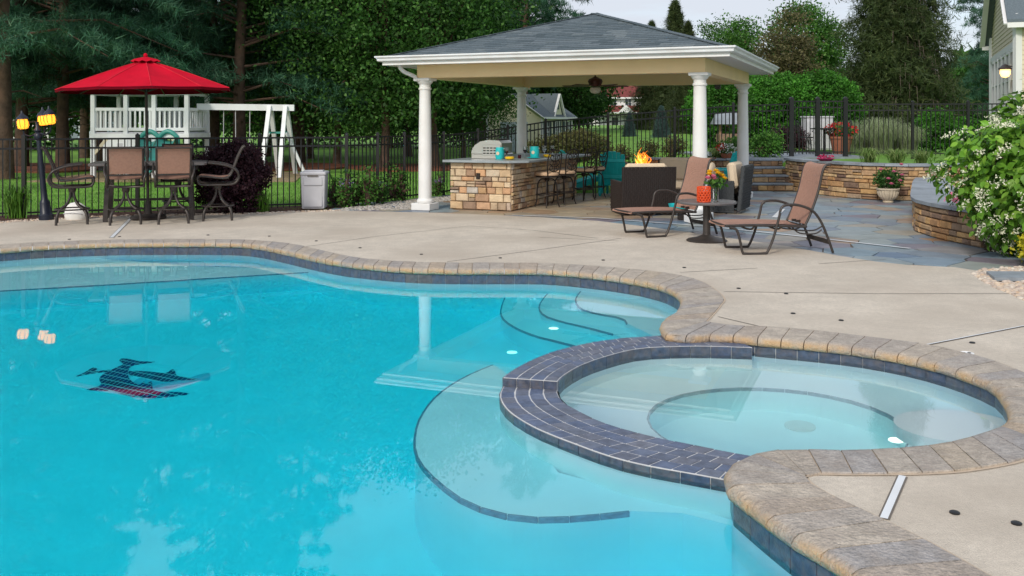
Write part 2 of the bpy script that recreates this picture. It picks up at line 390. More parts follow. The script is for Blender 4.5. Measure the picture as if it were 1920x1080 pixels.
# ================================================================ pool outline (surveyed stations: nose of coping, deck side of coping)
TZ = -0.05
cusp1 = at(1323, 605); cusp2 = at(1510, 896)
PAIRS = []
for nx, ny, ox, oy in [(0, 475, 0, 460), (107, 468, 107, 454), (213, 464.5, 213, 450.5), (320, 463.5, 320, 449.5), (427, 464, 430, 450),
        (480, 467.5, 490, 452.5), (533, 478, 550, 459), (587, 490.5, 605, 471), (640, 500.5, 655, 482), (700, 507.5, 712, 488.5),
        (773, 513, 780, 492.5), (853, 515, 856, 494), (940, 515, 940, 494), (1027, 516, 1030, 495), (1093, 521.7, 1105, 499.5),
        (1147, 528, 1165, 504), (1207, 538, 1235, 511), (1253, 551.7, 1310, 527), (1276, 571, 1355, 557)]:
    PAIRS.append((at(nx, ny, TZ), at(ox, oy)))
for nx, ny, ox, oy in [(1266, 585, 1350, 574), (1246, 597, 1338, 589)]: PAIRS.append((at(nx, ny), at(ox, oy)))
TIP1 = len(PAIRS)
for nx, ny in [(1237, 609), (1242, 621), (1264, 632)]: PAIRS.append((at(nx, ny), cusp1))
for nx, ny, ox, oy in [(1347, 641.5, 1375, 612), (1437, 650, 1455, 615), (1523, 657.5, 1545, 623), (1613, 668, 1642, 635), (1697, 683, 1742, 648),
        (1763, 700, 1830, 669), (1813, 717, 1895, 690), (1863, 741, 1960, 722)]:
    PAIRS.append((at(nx, ny, TZ), at(ox, oy)))
for nx, ny, ox, oy in [(1890, 768, 2010, 765), (1884, 790, 2000, 815), (1847, 808, 1935, 858), (1780, 827, 1840, 880), (1697, 838, 1745, 889),
        (1580, 843, 1605, 891), (1500, 841, 1530, 890)]:
    PAIRS.append((at(nx, ny), at(ox, oy)))
for nx, ny in [(1447, 843), (1397, 854), (1368, 871), (1358, 889)]: PAIRS.append((at(nx, ny), cusp2))
TIP2 = len(PAIRS) - 1
for nx, ny, ox, oy in [(1363, 912, 1520, 909), (1397, 940, 1562, 934), (1480, 1003, 1653, 977), (1597, 1073, 1807, 1057)]:
    PAIRS.append((at(nx, ny), at(ox, oy)))
for n, o in [((1.36, 2.75), (1.76, 2.85)), ((1.18, 2.1), (1.55, 1.9)), ((.6, 1.62), (.75, 1.24)), ((-1.2, 1.45), (-1.2, 1.05)), ((-4, 1.5), (-4, 1.1)), ((-6.8, 2.2), (-7, 1.85)),
             ((-8.6, 4.6), (-9, 4.45)), ((-9, 7.8), (-9.4, 7.9)), ((-8.3, 10.2), (-8.55, 10.5))]:
    PAIRS.append((Vector((*n, 0)), Vector((*o, 0))))
SUB = 16
NOSE = [Vector((p.x, p.y, 0)) for p in catmull([Vector((p[0].x, p[0].y, 0)) for p in PAIRS], SUB, True)]
DECKSIDE = [Vector((p.x, p.y, 0)) for p in catmull([Vector((p[1].x, p[1].y, 0)) for p in PAIRS], SUB, True)]
NN = len(NOSE)
def setback(i, d):
    n, o = NOSE[i % NN], DECKSIDE[i % NN]; return n + (o - n).normalized() * d
WALL = [setback(i, .035) for i in range(NN)]
# spa wall stations: pool side, spa side, height of its top
RZ = -.048
RAISED = [(at(a, b, RZ), at(c, d, RZ)) for a, b, c, d in [(1246, 628, 1290, 648), (1173, 633, 1200, 652), (1107, 642, 1135, 667), (1040, 658, 1090, 683), (990, 678, 1063, 698), (957, 697, 1050, 708), (944, 707, 1045, 714)]]
WEIR_Z = -0.108
WEIR = [(at(a, b, WEIR_Z), at(c, d, WEIR_Z)) for a, b, c, d in [(938, 738, 1045, 736), (941, 752, 1051, 748), (953, 768, 1064, 759), (973, 783, 1083, 769), (1003, 800, 1113, 784), (1040, 816, 1147, 797), (1077, 830, 1185, 808), (1123, 847, 1233, 820), (1173, 862, 1272, 828), (1233, 875, 1322, 838), (1280, 883, 1362, 846), (1357, 897, 1402, 853)]]
def stretch(a, b, k):      # one more station k metres beyond b, away from a
    return tuple(q + (q - p).normalized() * k for p, q in zip(a, b))
RAISED[:0] = [(at(1335, 618, RZ), at(1410, 650.5, RZ)), (at(1276, 617, RZ), at(1347, 648.5, RZ))]; WEIR.append(stretch(WEIR[-2], WEIR[-1], .24)); WEIR.insert(0, RAISED[-1])
def spa_line(pairs, t): return catmull([Vector((a.lerp(b, t).x, a.lerp(b, t).y, 0)) for a, b in pairs], 8)

# ---------------------------------------------------------------- ground sheet with the pool terrace left open
def terrain(x, y):
    slope = sstep(-1.5, 5.5, x) * sstep(20.6, 23.0, y) * .72 * (1 - sstep(2.4, 3.0, x))
    if x >= 2.6:                                  # level ground held back by the stone walls
        if x < 6.75: edge_y = 22.35 if x < 5.35 else 22.95
        elif x < 7.9: edge_y = 22.5 - 3.1 * sstep(6.75, 7.75, x)
        else: edge_y = 19.3
        slope = max(slope, (.72 if x > 5.2 else .3 + .42 * sstep(2.4, 5.2, x)) * sstep(edge_y - .08, edge_y + .12, y))
    far = sstep(26, 62, y) * (.45 * sstep(-2, 8, x) - .25 * sstep(0, -10, x))
    return -.05 + slope + far
xs = sorted(set([-700, -300, -120, -70, -50, -40] + [round(-32 + i * 1.0, 2) for i in range(18)] + [-14, -13] + [round(-12 + i * .6, 2) for i in range(24)] + [round(2 + i * .2, 2) for i in range(45)] + [round(11.2 + i * .6, 2) for i in range(17)] + [22, 24, 27, 30, 35, 42, 55, 80, 140, 300, 700]))
ys = sorted(set([-300, -80, -30, -12, -5, 0, 5, 10, 12] + [round(12.6 + i * .5, 2) for i in range(11)] + [round(18 + i * .2, 2) for i in range(28)] + [round(23.8 + i * .6, 2) for i in range(22)] + [38, 41, 45, 50, 56, 63, 72, 85, 110, 160, 300, 600, 1200]))
mb = MB(); idx = {}
for j, y in enumerate(ys):
    for i, x in enumerate(xs):
        idx[i, j] = len(mb.v); mb.v.append((x, y, terrain(x, y)))
for j in range(len(ys) - 1):
    for i in range(len(xs) - 1):
        if xs[i] >= -13 and xs[i + 1] <= 5.5 and ys[j] >= -12 and ys[j + 1] <= 13.7: continue
        mb.f.append((idx[i, j], idx[i + 1, j], idx[i + 1, j + 1], idx[i, j + 1]))
structure(mb.build('lawn', M['lawn'], smooth=60))

# ---------------------------------------------------------------- concrete deck
edge = [(-12.5, 14.6), *[(p.x, p.y) for p in (at(-320, 436), at(0, 418), at(100, 411.5), at(240, 405.5), at(480, 401), at(640, 395), at(800, 398.5), at(960, 404.5), at(1120, 414),
        at(1230, 427), at(1330, 441), at(1480, 462), at(1570, 479), at(1640, 490), at(1700, 496.5), at(1790, 501), at(1836, 508), at(1822, 513), at(1845, 529), at(1880, 546), at(1920, 562), at(1990, 590))],
        (5.7, 7.2), (9, 6.6), (9, -6), (-12.5, -6)]
hole = [(NOSE[i].lerp(DECKSIDE[i], .93)) for i in range(0, NN, 2)]
loops = [[Vector((x, y, 0)) for x, y in edge], hole]
tri = tessellate_polygon(loops); flat = loops[0] + loops[1]
mb = MB(); mb.v = [(p.x, p.y, 0.0) for p in flat]
for t in tri:
    a, b, c = (flat[i] for i in t)
    mb.f.append(tuple(t) if (b - a).cross(c - a).z > 0 else tuple(t)[::-1])
n = len(edge)
for i in range(n):                       # slab edge
    a, b = edge[i], edge[(i + 1) % n]
    mb.add([(a[0], a[1], 0), (b[0], b[1], 0), (b[0], b[1], -.09), (a[0], a[1], -.09)], [(0, 1, 2, 3)])
deck = structure(mb.build('concrete_deck', M['concrete']))
def ground_strip(name, a, b, w, m, z=.003, parent=deck):
    a = Vector((a.x, a.y, z)); b = Vector((b.x, b.y, z)); s = (b - a).normalized().cross(Vector((0, 0, 1))) * w / 2
    q = MB(); q.add([a - s, a + s, b + s, b - s], [(0, 1, 2, 3)]); return q.build(name, m, parent)
for pts in [[(838, 491), (1000, 470), (1165, 447)], [(1275, 511), (1420, 503)], [(1535, 495), (1662, 486)], [(1357, 547), (1640, 551), (1990, 551)], [(1346, 594), (1423, 612)],
            [(572, 463), (700, 444), (880, 424)], [(1010, 445), (1160, 452)], [(880, 424), (1000, 432), (1120, 447)]]:
    for p, q in zip(pts, pts[1:]): ground_strip('control_joint', at(*p), at(*q), .012, M['joint'])
for p, q, w in [((1692, 894), (1657, 974), .03), ((1733, 648), (1990, 598), .014), ((209, 446), (245, 410), .05)]:
    ground_strip('drain_frame', at(*p), at(*q), w + .016, M['joint'], .003)
    ground_strip('drain_channel', at(*p), at(*q), w, M['vinyl'], .006)
cap = MB().lathe([(.021, 0), (.021, .005), (.015, .008), (0, .009)], n=12).mesh('anchor_cap', 40)
for px, py in [(1790, 962), (1906, 982), (1385, 541), (1474, 551), (1487, 588), (1577, 601), (1823, 643), (130, 449), (224, 444), (390, 441), (505, 443), (593, 452), (675, 465), (790, 477), (938, 484), (1131, 488), (1283, 502)]:
    link('anchor_cap', cap, M['black'], deck, at(px, py, .001))
lid = MB().lathe([(.05, 0), (.05, .006), (.04, .008), (.038, .005), (0, .005)], n=20).build('skimmer_lid', M['white'], deck, 40, loc=at(1812, 663, .002))
for s in (-1, 1): MB().lathe([(.012, 0), (.012, .003), (0, .003)], n=10).build('finger_hole', M['black'], lid, loc=(s * .02, 0, .005))

# ---------------------------------------------------------------- pool shell
pool = structure(MB().prism([(p.x, p.y) for p in WALL[::2]], -1.56, -1.5).build('swimming_pool', M['plaster']))
wl_ = [WALL[i] for i in range(0, NN, 2)] + [WALL[0]]
MB().strip([Vector((p.x, p.y, -.2)) for p in wl_], [Vector((p.x, p.y, -1.52)) for p in wl_]).build('pool_wall', M['plaster'], pool, 60)
MB().strip([Vector((p.x, p.y, -.05)) for p in wl_], [Vector((p.x, p.y, -.21)) for p in wl_]).build('grout_band', M['grout'], pool, 60)
# coping: one cast unit after another
acc = 0; cuts = [0]
for i in range(NN):
    j = (i + 1) % NN
    acc += max((NOSE[j] - NOSE[i]).length, .75 * (DECKSIDE[j] - DECKSIDE[i]).length)
    if acc > .155 * (1 + .12 * math.sin(i * 7.1)): cuts.append(i + 1); acc = 0
cuts[-1] = NN
prof = [(.035, -.062), (.004, -.052), (-.006, -.03), (.004, -.008), (.03, .008), (.07, .012)]
def coping_unit(i0, i1):
    q = MB(); secs = []
    for i, sgn in ((i0, 1), (i1, -1)):
        n0, o0 = NOSE[i % NN], DECKSIDE[i % NN]; k = (NOSE[i1 % NN] - NOSE[i0 % NN]); L = max(k.length, 1e-4)
        g = min(.0035, L * .2); w = (o0 - n0).length; d = (o0 - n0) / w
        om = (DECKSIDE[i1 % NN] - DECKSIDE[i0 % NN]); go = om * min(.4, .0035 / max(om.length, 1e-4))
        sec = []
        for t, z in prof + [(w - .004, .012), (w, .006), (w, -.062)]:
            f = min(1, max(0, t / w)); sec.append(n0 + d * t + (k * (g / L) * (1 - f) + go * f) * sgn + Vector((0, 0, z + (hash((i0 * 7919) % 101) % 5 - 2) * .0008)))
        secs.append(sec)
    m = len(secs[0]); q.add(secs[0] + secs[1], [(j, j + 1, m + j + 1, m + j) for j in range(m - 1)] + [tuple(range(m))[::-1], tuple(range(m, 2 * m))])
    return q
for a, b in zip(cuts, cuts[1:]):
    c = NOSE[a % NN]
    if b > a: coping_unit(a, b).build('coping_unit', M['coping'], pool, 50)
MB().strip([setback(i, .05) + Vector((0, 0, .004)) for i in range(NN + 1)], [DECKSIDE[i % NN].lerp(NOSE[i % NN], -.04) + Vector((0, 0, .004)) for i in range(NN + 1)]).build('mortar_bed', M['mortar'], pool)
# waterline tiles
def tile_row(path, z0, z1, out, name, parent, length=.152, m=None, gap=.0045, thick=.008):
    P = resample(path, length)
    for a, b in zip(P, P[1:]):
        d = (b - a); L = d.length
        if L < .02: continue
        t = d / L; nrm = Vector((t.y, -t.x, 0)) * out
        a2, b2 = a + t * gap / 2, b - t * gap / 2; q = MB()
        vs = [p + nrm * k + Vector((0, 0, z)) for z in (z0, z1) for p, k in ((a2, -.004), (b2, -.004), (b2, thick), (a2, thick))]
        q.add(vs, [(3, 2, 1, 0), (4, 5, 6, 7), (0, 1, 5, 4), (1, 2, 6, 5), (2, 3, 7, 6), (3, 0, 4, 7)])
        q.build(name, m or M['tile'], parent)
area = sum(NOSE[i].x * NOSE[(i + 1) % NN].y - NOSE[(i + 1) % NN].x * NOSE[i].y for i in range(NN))
SIDE = -1 if area > 0 else 1
tile_row([WALL[i % NN] for i in range(NN - 2 * SUB, NN + TIP1 * SUB + 20)], -.206, -.055, SIDE, 'waterline_tile', pool)
tile_row(WALL[TIP2 * SUB:(TIP2 + 7) * SUB], -.206, -.055, SIDE, 'waterline_tile', pool)

# ---------------------------------------------------------------- spa
spa = structure(MB().prism([(p.x, p.y) for p in spa_line(RAISED, 0) + spa_line(RAISED, 1)[::-1]], -.2, RZ - .0035).build('spa', M['grout']))
MB().prism([(p.x, p.y) for p in spa_line(RAISED, 0) + spa_line(RAISED, 1)[::-1]], -1.5, -.2).build('spa_footing', M['spaplaster'], spa)
wo, wi = spa_line(WEIR, 0), spa_line(WEIR, 1)
MB().prism([(p.x, p.y) for p in wo + wi[::-1]], -.2, WEIR_Z - .0035).build('weir_wall', M['grout'], spa)
MB().prism([(p.x, p.y) for p in wo + wi[::-1]], -1.5, -.2).build('weir_footing', M['spaplaster'], spa)
def top_tiles(pairs, ztop, first):
    rows = 4; ts = [i / rows for i in range(rows + 1)]; lines = [spa_line(pairs, t) for t in ts]
    for r in range(rows):
        A, B = lines[r], lines[r + 1]
        mid = [a.lerp(b, .5) for a, b in zip(A, B)]; L = [0]
        for p, q in zip(mid, mid[1:]): L.append(L[-1] + (q - p).length)
        s = -(.0575 if r % 2 else 0)
        def pick(line, s):
            s = min(max(s, 0), L[-1]); j = 0
            while j < len(L) - 2 and L[j + 1] < s: j += 1
            return line[j].lerp(line[j + 1], (s - L[j]) / max(1e-9, L[j + 1] - L[j]))
        while s < L[-1] - .02:
            s0, s1 = max(s, 0) + .005, min(s + .115, L[-1]) - .005; s += .115
            if s1 - s0 < .02: continue
            q4 = [pick(A, s0), pick(A, s1), pick(B, s1), pick(B, s0)]
            ac = (q4[3] - q4[0]).normalized() * .0052; q4 = [q4[0] + ac, q4[1] + ac, q4[2] - ac, q4[3] - ac]
            MB().prism([(p.x, p.y) for p in q4], ztop - .008, ztop + random.uniform(-.001, .001)).build('top_tile', M['toptile'], spa)
top_tiles(RAISED, RZ, 0); top_tiles(WEIR, WEIR_Z, 0)
sgn = 1
tile_row(spa_line(RAISED, 0), -.206, RZ - .006, 1, 'side_tile', spa)
tile_row(spa_line(RAISED, 1), -.206, RZ - .006, -1, 'side_tile', spa)
tile_row(wo, -.206, WEIR_Z - .008, 1, 'side_tile', spa)
tile_row(wi, -.206, WEIR_Z - .008, -1, 'side_tile', spa)
a_, b_ = RAISED[-1]
tile_row([Vector((a_.x, a_.y, 0)), Vector((b_.x, b_.y, 0))], WEIR_Z + .002, RZ - .006, 1, 'side_tile', spa, .09)
tile_row(WALL[(TIP1 + 2) * SUB:(TIP2 - 1) * SUB], -.206, -.055, SIDE, 'side_tile', spa)
# inside of the spa
SPAIN = WALL[(TIP1 + 2) * SUB + 4:(TIP2 - 1) * SUB + 8:2] + spa_line(WEIR, 1)[::-1] + spa_line(RAISED, 1)[::-1]
SC = Vector((1.62, 5.72, 0))
MB().prism([(p.x, p.y) for p in SPAIN], -1.02, -1.0).build('spa_floor', M['spaplaster'], spa)
ringpts = SPAIN[::3]
well = [SC + Vector((.78 * math.cos(a), .72 * math.sin(a), 0)) for a in [2 * PI * i / 48 for i in range(48)]]
def ring(z, outer, inner, name, m):
    q = MB(); lo = [Vector((p.x, p.y, 0)) for p in outer]; li = [Vector((p.x, p.y, 0)) for p in inner]
    tri = tessellate_polygon([lo, li]); al = lo + li; q.v = [(p.x, p.y, z) for p in al]
    for t in tri:
        a, b, c = (al[i] for i in t); q.f.append(tuple(t) if (b - a).cross(c - a).z > 0 else tuple(t)[::-1])
    k = len(li); b0 = len(q.v); q.v += [(p.x, p.y, z) for p in li] + [(p.x, p.y, -1.0) for p in li]
    q.f += [(b0 + i, b0 + (i + 1) % k, b0 + k + (i + 1) % k, b0 + k + i) for i in range(k)]
    return q.build(name, m, spa)
ring(-.52, ringpts, well, 'spa_bench', M['spaplaster'])
tile_row(well + [well[0]], -.585, -.517, -1, 'bench_edge_tile', spa, .15, m=M['spatile'], thick=.008)
MB().prism([(p.x, p.y) for p in [Vector((2.62, 5.45, 0)) + Vector((.36 * math.cos(a), .30 * math.sin(a), 0)) for a in [2 * PI * i / 28 for i in range(28)]]], -.515, -.30).build('spa_step', M['spaplaster'], spa)
dr = under(1500, 800, -1.0, SPA_WATER)
MB().lathe([(.1, 0), (.1, .02), (.075, .035), (0, .04)], n=24).build('drain_cover', M['white'], spa, 40, loc=dr)
# underwater light in the spa and pool (lit lenses)
M['poollight'] = mat('pool_light_lens', (.9, .9, .9), .3, emit=(1, .88, .7), es=1.2)
for p, par in ((under(1680, 826, -.80, SPA_WATER), spa), (under(1222, 684, -.50, SPA_WATER), spa), (under(1038, 616, -.64), pool), (under(960, 661, -1.1), pool)):
    MB().lathe([(.045, 0), (.045, .012), (.03, .02), (0, .022)], n=16).build('light_lens', M['poollight'], par, 40, loc=p)

# ---------------------------------------------------------------- benches and steps under water
def ledge(name, pts, z, close, tiles=True, more=()):
    line = [Vector((p.x, p.y, 0)) for p in catmull([under(px, py, z) for px, py in pts], 6)]
    poly = [(p.x, p.y) for p in line] + [(q.x, q.y) for q in (under(px, py, z) for px, py in more)] + close
    o = MB().prism(poly, -1.5, z).build(name, M['plaster'], pool)
    if tiles:
        c = Vector((sum(p[0] for p in poly) / len(poly), sum(p[1] for p in poly) / len(poly), 0))
        mid = line[len(line) // 2]; t = (line[len(line) // 2 + 1] - mid); nrm = Vector((t.y, -t.x, 0))
        s = 1 if nrm.dot(c - mid) > 0 else -1
        tile_row(line, z - .06, z + .002, -s, 'ledge_tile', pool, .15, m=M['ledgetile'], thick=.010)
    return o
ledge('sun_bench', [(-160, 556), (0, 545), (140, 537), (290, 528), (430, 519), (560, 511), (640, 506)], -.42, [(-4.0, 11.6), (-6, 12.5), (-10.2, 12), (-9.6, 9.6)])
ledge('spa_shelf', [(925, 684), (870, 708), (820, 742), (788, 785), (778, 830), (788, 866), (825, 905), (875, 940), (940, 962), (1010, 970), (1090, 967), (1180, 958)], -.5, [(1.2, 4.3), (.85, 4.6), (.25, 5.0), (.1, 5.6), (.2, 6.3)], more=[(1280, 962), (1370, 985), (1480, 1030)])
ledge('entry_step', [(948, 556), (941, 575), (940, 590), (950, 603), (973, 617), (1007, 630), (1040, 638), (1082, 649)], -.92, [(.9, 6.9), (2.4, 7.4), (2.6, 9.6), (1.2, 10.6)])
ledge('entry_step', [(1040, 545), (1028, 550), (1014, 568), (1012, 580), (1023, 592), (1057, 603), (1100, 613), (1150, 626)], -.66, [(1.3, 7.0), (2.4, 7.4), (2.6, 9.4), (1.6, 10.3)])
ledge('entry_step', [(1105, 540), (1093, 543), (1081, 558), (1082, 570), (1093, 580), (1123, 588), (1153, 593), (1170, 598), (1176, 606)], -.40, [(1.45, 7.15), (2.4, 7.4), (2.6, 9.2), (1.8, 10.0)])
# mosaic on the pool floor
def mosaic_mat(name, c1, c2, c3):
    m = mat(name, c1, .4); nt = m.node_tree; N, L = nt.nodes, nt.links; bs = N['Principled BSDF']
    br = N.new('ShaderNodeTexBrick'); br.offset = 0; br.inputs['Scale'].default_value = 15
    br.inputs['Color1'].default_value = (*c1, 1); br.inputs['Color2'].default_value = (*c2, 1); br.inputs['Mortar'].default_value = (.65, .68, .7, 1)
    br.inputs['Mortar Size'].default_value = .045; br.inputs['Brick Width'].default_value = .6; br.inputs['Row Height'].default_value = .6
    tc = N.new('ShaderNodeTexCoord'); mp = N.new('ShaderNodeMapping'); mp.inputs['Rotation'].default_value = (0, 0, .2); mp.inputs['Scale'].default_value = (1, .42, 1)
    L.new(tc.outputs['Object'], mp.inputs['Vector']); L.new(mp.outputs['Vector'], br.inputs['Vector']); L.new(br.outputs['Color'], bs.inputs['Base Color'])
    return m
mz = -1.5
DOLPHIN = [(223, 675), (236, 673), (262, 678), (290, 679), (262, 683), (246, 687), (240, 697), (242, 710), (252, 719), (262, 722), (270, 716), (273, 722), (284, 716), (287, 731), (300, 735), (330, 736), (354, 739), (330, 743), (300, 746), (275, 746), (250, 744), (225, 738), (205, 733), (190, 733), (163, 731), (180, 727), (190, 720), (186, 712), (192, 703), (205, 696), (220, 689), (231, 683)]
SECOND = [(243, 696), (280, 697), (310, 700), (322, 693), (328, 696), (331, 704), (350, 708), (372, 712), (340, 714), (310, 716), (280, 712), (258, 706), (245, 705)]
TAIL2 = [(143, 706), (158, 699), (174, 690), (182, 692), (179, 697), (200, 694), (214, 695), (205, 697), (178, 700), (160, 703)]
PALE = [(250, 718), (262, 723), (288, 730), (312, 729), (345, 721), (372, 714), (392, 713), (392, 700), (372, 703), (352, 710), (312, 717), (280, 713), (262, 709)]
for nm, P, m, dz in (('dolphin_mosaic', DOLPHIN, mosaic_mat('dark_mosaic', (.012, .016, .11), (.02, .02, .14), 0), .014), ('belly_mosaic', [(196, 716), (222, 713), (243, 722), (262, 731), (284, 734), (300, 738), (270, 741), (245, 738), (215, 729), (198, 722)], mosaic_mat('crimson_mosaic', (.20, .006, .06), (.13, .006, .07), 0), .018), ('dolphin_mosaic', SECOND, mosaic_mat('navy_mosaic', (.012, .03, .11), (.02, .05, .14), 0), .010), ('tail_mosaic', TAIL2, MATS['navy_mosaic'], .010), ('shadow_mosaic', PALE, mat('pale_mosaic', (.30, .55, .70), .5), .006)):
    MB().prism([(q.x, q.y) for q in catmull([under(x, y, mz) for x, y in P], 3, True)], mz - .01, mz + dz).build(nm, m, pool)

# ---------------------------------------------------------------- water
def water_mat(name, absorb, dens, bumpy):
    m = bpy.data.materials.new(name); m.use_nodes = True; N, L = m.node_tree.nodes, m.node_tree.links
    N.remove(N['Principled BSDF']); g = N.new('ShaderNodeBsdfGlass'); g.inputs['IOR'].default_value = 1.333; g.inputs['Roughness'].default_value = 0
    v = N.new('ShaderNodeVolumeAbsorption'); v.inputs['Color'].default_value = (*absorb, 1); v.inputs['Density'].default_value = dens
    tc = N.new('ShaderNodeTexCoord'); nz = N.new('ShaderNodeTexNoise'); nz.inputs['Scale'].default_value = 1.1; nz.inputs['Detail'].default_value = 2
    bp = N.new('ShaderNodeBump'); bp.inputs['Strength'].default_value = bumpy; bp.inputs['Distance'].default_value = .02
    L.new(tc.outputs['Object'], nz.inputs['Vector']); L.new(nz.outputs['Fac'], bp.inputs['Height']); L.new(bp.outputs['Normal'], g.inputs['Normal'])
    L.new(g.outputs[0], N['Material Output'].inputs['Surface']); L.new(v.outputs[0], N['Material Output'].inputs['Volume'])
    return m
M['water'] = water_mat('pool_water', (.0, .972, .998), 1.05, .02); M['spawater'] = water_mat('spa_water', (.05, .965, .998), .30, .02)
def shifted(line, s):
    out = []
    for i, p in enumerate(line):
        t = (line[min(i + 1, len(line) - 1)] - line[max(i - 1, 0)]).normalized(); out.append(p + Vector((t.y, -t.x, 0)) * s)
    return out
divide = spa_line(RAISED, .5) + spa_line(WEIR, .5)
OUTW = [setback(i, .06) for i in range(NN)]
pw = [OUTW[i % NN] for i in range(TIP2 * SUB, NN + TIP1 * SUB + SUB)] + shifted(divide, .03)[1:-1]
structure(MB().prism([(p.x, p.y) for p in pw], -1.53, WATER).build('pool_water', M['water']))
sw = OUTW[(TIP1 + 2) * SUB:(TIP2 - 1) * SUB] + shifted(divide, -.03)[::-1][2:-2]
structure(MB().prism([(p.x, p.y) for p in sw], -1.01, SPA_WATER).build('spa_water', M['spawater']))

# ---------------------------------------------------------------- beds and gravel
def bed(name, pts, m, z=-.012):
    mbx = MB(); P = [Vector((x, y, 0)) for x, y in pts]; mbx.prism(pts, z - .05, z); return structure(mbx.build(name, m))
# ================================================================ flagstone patio
def voronoi(seeds, box):
    cells = []
    for i, s in enumerate(seeds):
        poly = [(box[0], box[1]), (box[2], box[1]), (box[2], box[3]), (box[0], box[3])]
        near = sorted((q for k, q in enumerate(seeds) if k != i), key=lambda q: (q[0] - s[0]) ** 2 + (q[1] - s[1]) ** 2)[:16]
        for q in near:
            mx, my = (s[0] + q[0]) / 2, (s[1] + q[1]) / 2; nx, ny = q[0] - s[0], q[1] - s[1]; out = []
            for a, b in zip(poly, poly[1:] + poly[:1]):
                da = (a[0] - mx) * nx + (a[1] - my) * ny; db = (b[0] - mx) * nx + (b[1] - my) * ny
                if da <= 0: out.append(a)
                if (da < 0 < db) or (db < 0 < da):
                    t = da / (da - db); out.append((a[0] + (b[0] - a[0]) * t, a[1] + (b[1] - a[1]) * t))
            poly = out
            if len(poly) < 3: break
        cells.append(poly)
    return cells
def inside(p, poly):
    c = False; n = len(poly)
    for i in range(n):
        a, b = poly[i], poly[i - 1]
        if (a[1] > p[1]) != (b[1] > p[1]) and p[0] < (b[0] - a[0]) * (p[1] - a[1]) / (b[1] - a[1]) + a[0]: c = not c
    return c
rp = random.Random(4)
PAV_A = -.385; PU = Vector((math.cos(PAV_A), math.sin(PAV_A), 0)); PV = Vector((-math.sin(PAV_A), math.cos(PAV_A), 0)); PO = Vector((-1.604, 17.11, 0))
def pav(u, v, z=0.0): return PO + PU * u + PV * v + Vector((0, 0, z))
PAVW, PAVL = 5.055, 4.87
patio_poly = [(-3.4, 17.3), (-1.0, 15.4), (.5, 14.8), (1.6, 13.6), (2.4, 12.6), (3.2, 11.6), (4.2, 10.6), (5.2, 10.0), (6.2, 9.9), (6.2, 12), (6.3, 13.8), (8.4, 19.0), (7.4, 19.6), (6.9, 21.6), (4, 22.6), (1.5, 22.3), (-1.2, 20.6), (-2.7, 18.6)]
patio = structure(MB().prism(patio_poly, -.07, -.022).build('patio', M['stonebed']))
seeds = []
gx, gy = .66, .46
for j in range(32):
    for i in range(22):
        x = -4 + (i + .5 * (j % 2)) * gx + rp.uniform(-.26, .26); y = 9.4 + j * gy + rp.uniform(-.17, .17)
        if -4.2 < x < 9.6: seeds.append((x, y))
for cell, s in zip(voronoi(seeds, (-5, 8.5, 10.5, 24)), seeds):
    if len(cell) < 3: continue
    cx = sum(p[0] for p in cell) / len(cell); cy_ = sum(p[1] for p in cell) / len(cell)
    if not inside((cx, cy_), patio_poly): continue
    q = [(cx + (x - cx) * .972 + rp.uniform(-.012, .012), cy_ + (y - cy_) * .972 + rp.uniform(-.012, .012)) for x, y in cell]
    loc = Vector((cx, cy_, 0)) - PO; u, v = loc.dot(PU), loc.dot(PV)
    tan = .6 < u < 3.4 and -.4 < v < 5.5
    MB().prism(q, -.03, -.006 + rp.uniform(-.003, .0015)).build('flagstone', M['flagtan' if tan else 'flag'], patio)
for p, q in [((960, 403.5), (1120, 409)), ((1120, 409), (1330, 425)), ((1330, 425), (1500, 443)), ((1500, 443), (1706, 466))]:
    ground_strip('drain_channel', at(*p), at(*q), .06, M['vinyl'], .004, patio)
ground_strip('drain_channel', at(1452, 408), at(1468, 392), .09, M['vinyl'], .004, patio)

# ================================================================ pavilion
P = thing('pavilion', 'open poolside pavilion with hipped slate-grey shingle roof on four white columns', 'pavilion', PO, PAV_A)
col_prof = [(.125, .12), (.15, .135), (.155, .165), (.14, .19), (.122, .205), (.122, .26), (.121, .9), (.113, 1.6), (.102, 2.2), (.118, 2.21), (.118, 2.24), (.103, 2.25), (.103, 2.30), (.128, 2.325), (.15, 2.365), (.15, 2.37)]
shaft = MB().lathe(col_prof, n=32).mesh('column', 35)
plinth = MB().box((0, 0, .06), (.38, .38, .125)).mesh('plinth', 0, .008); abacus = MB().box((0, 0, 2.395), (.32, .32, .05)).mesh('abacus', 0, .004)
for u, v in ((0, 0), (PAVW, 0), (0, PAVL), (PAVW, PAVL)):
    c = link('column', shaft, M['white'], P, (u, v, 0)); link('plinth', plinth, M['white'], c); link('abacus', abacus, M['white'], c)
B0, B1 = 2.42, 2.66; t = .11
for nm, a, b in (('beam', (-t, 0), (PAVW + t, 0)), ('beam', (-t, PAVL), (PAVW + t, PAVL))):
    MB().box(((a[0] + b[0]) / 2, a[1], (B0 + B1) / 2), (b[0] - a[0], 2 * t, B1 - B0)).build(nm, M['cream'], P, bevel=.004)
for u in (0, PAVW): MB().box((u, PAVL / 2, (B0 + B1) / 2 + .001), (2 * t - .004, PAVL - 2 * t - .004, B1 - B0 - .004)).build('beam', M['cream'], P)
OV = .6
x0, x1, y0, y1 = -OV, PAVW + OV, -OV, PAVL + OV
MB().box(((x0 + x1) / 2, (y0 + y1) / 2, 2.667), (x1 - x0 - .1, y1 - y0 - .1, .012)).build('soffit', M['soffit'], P)
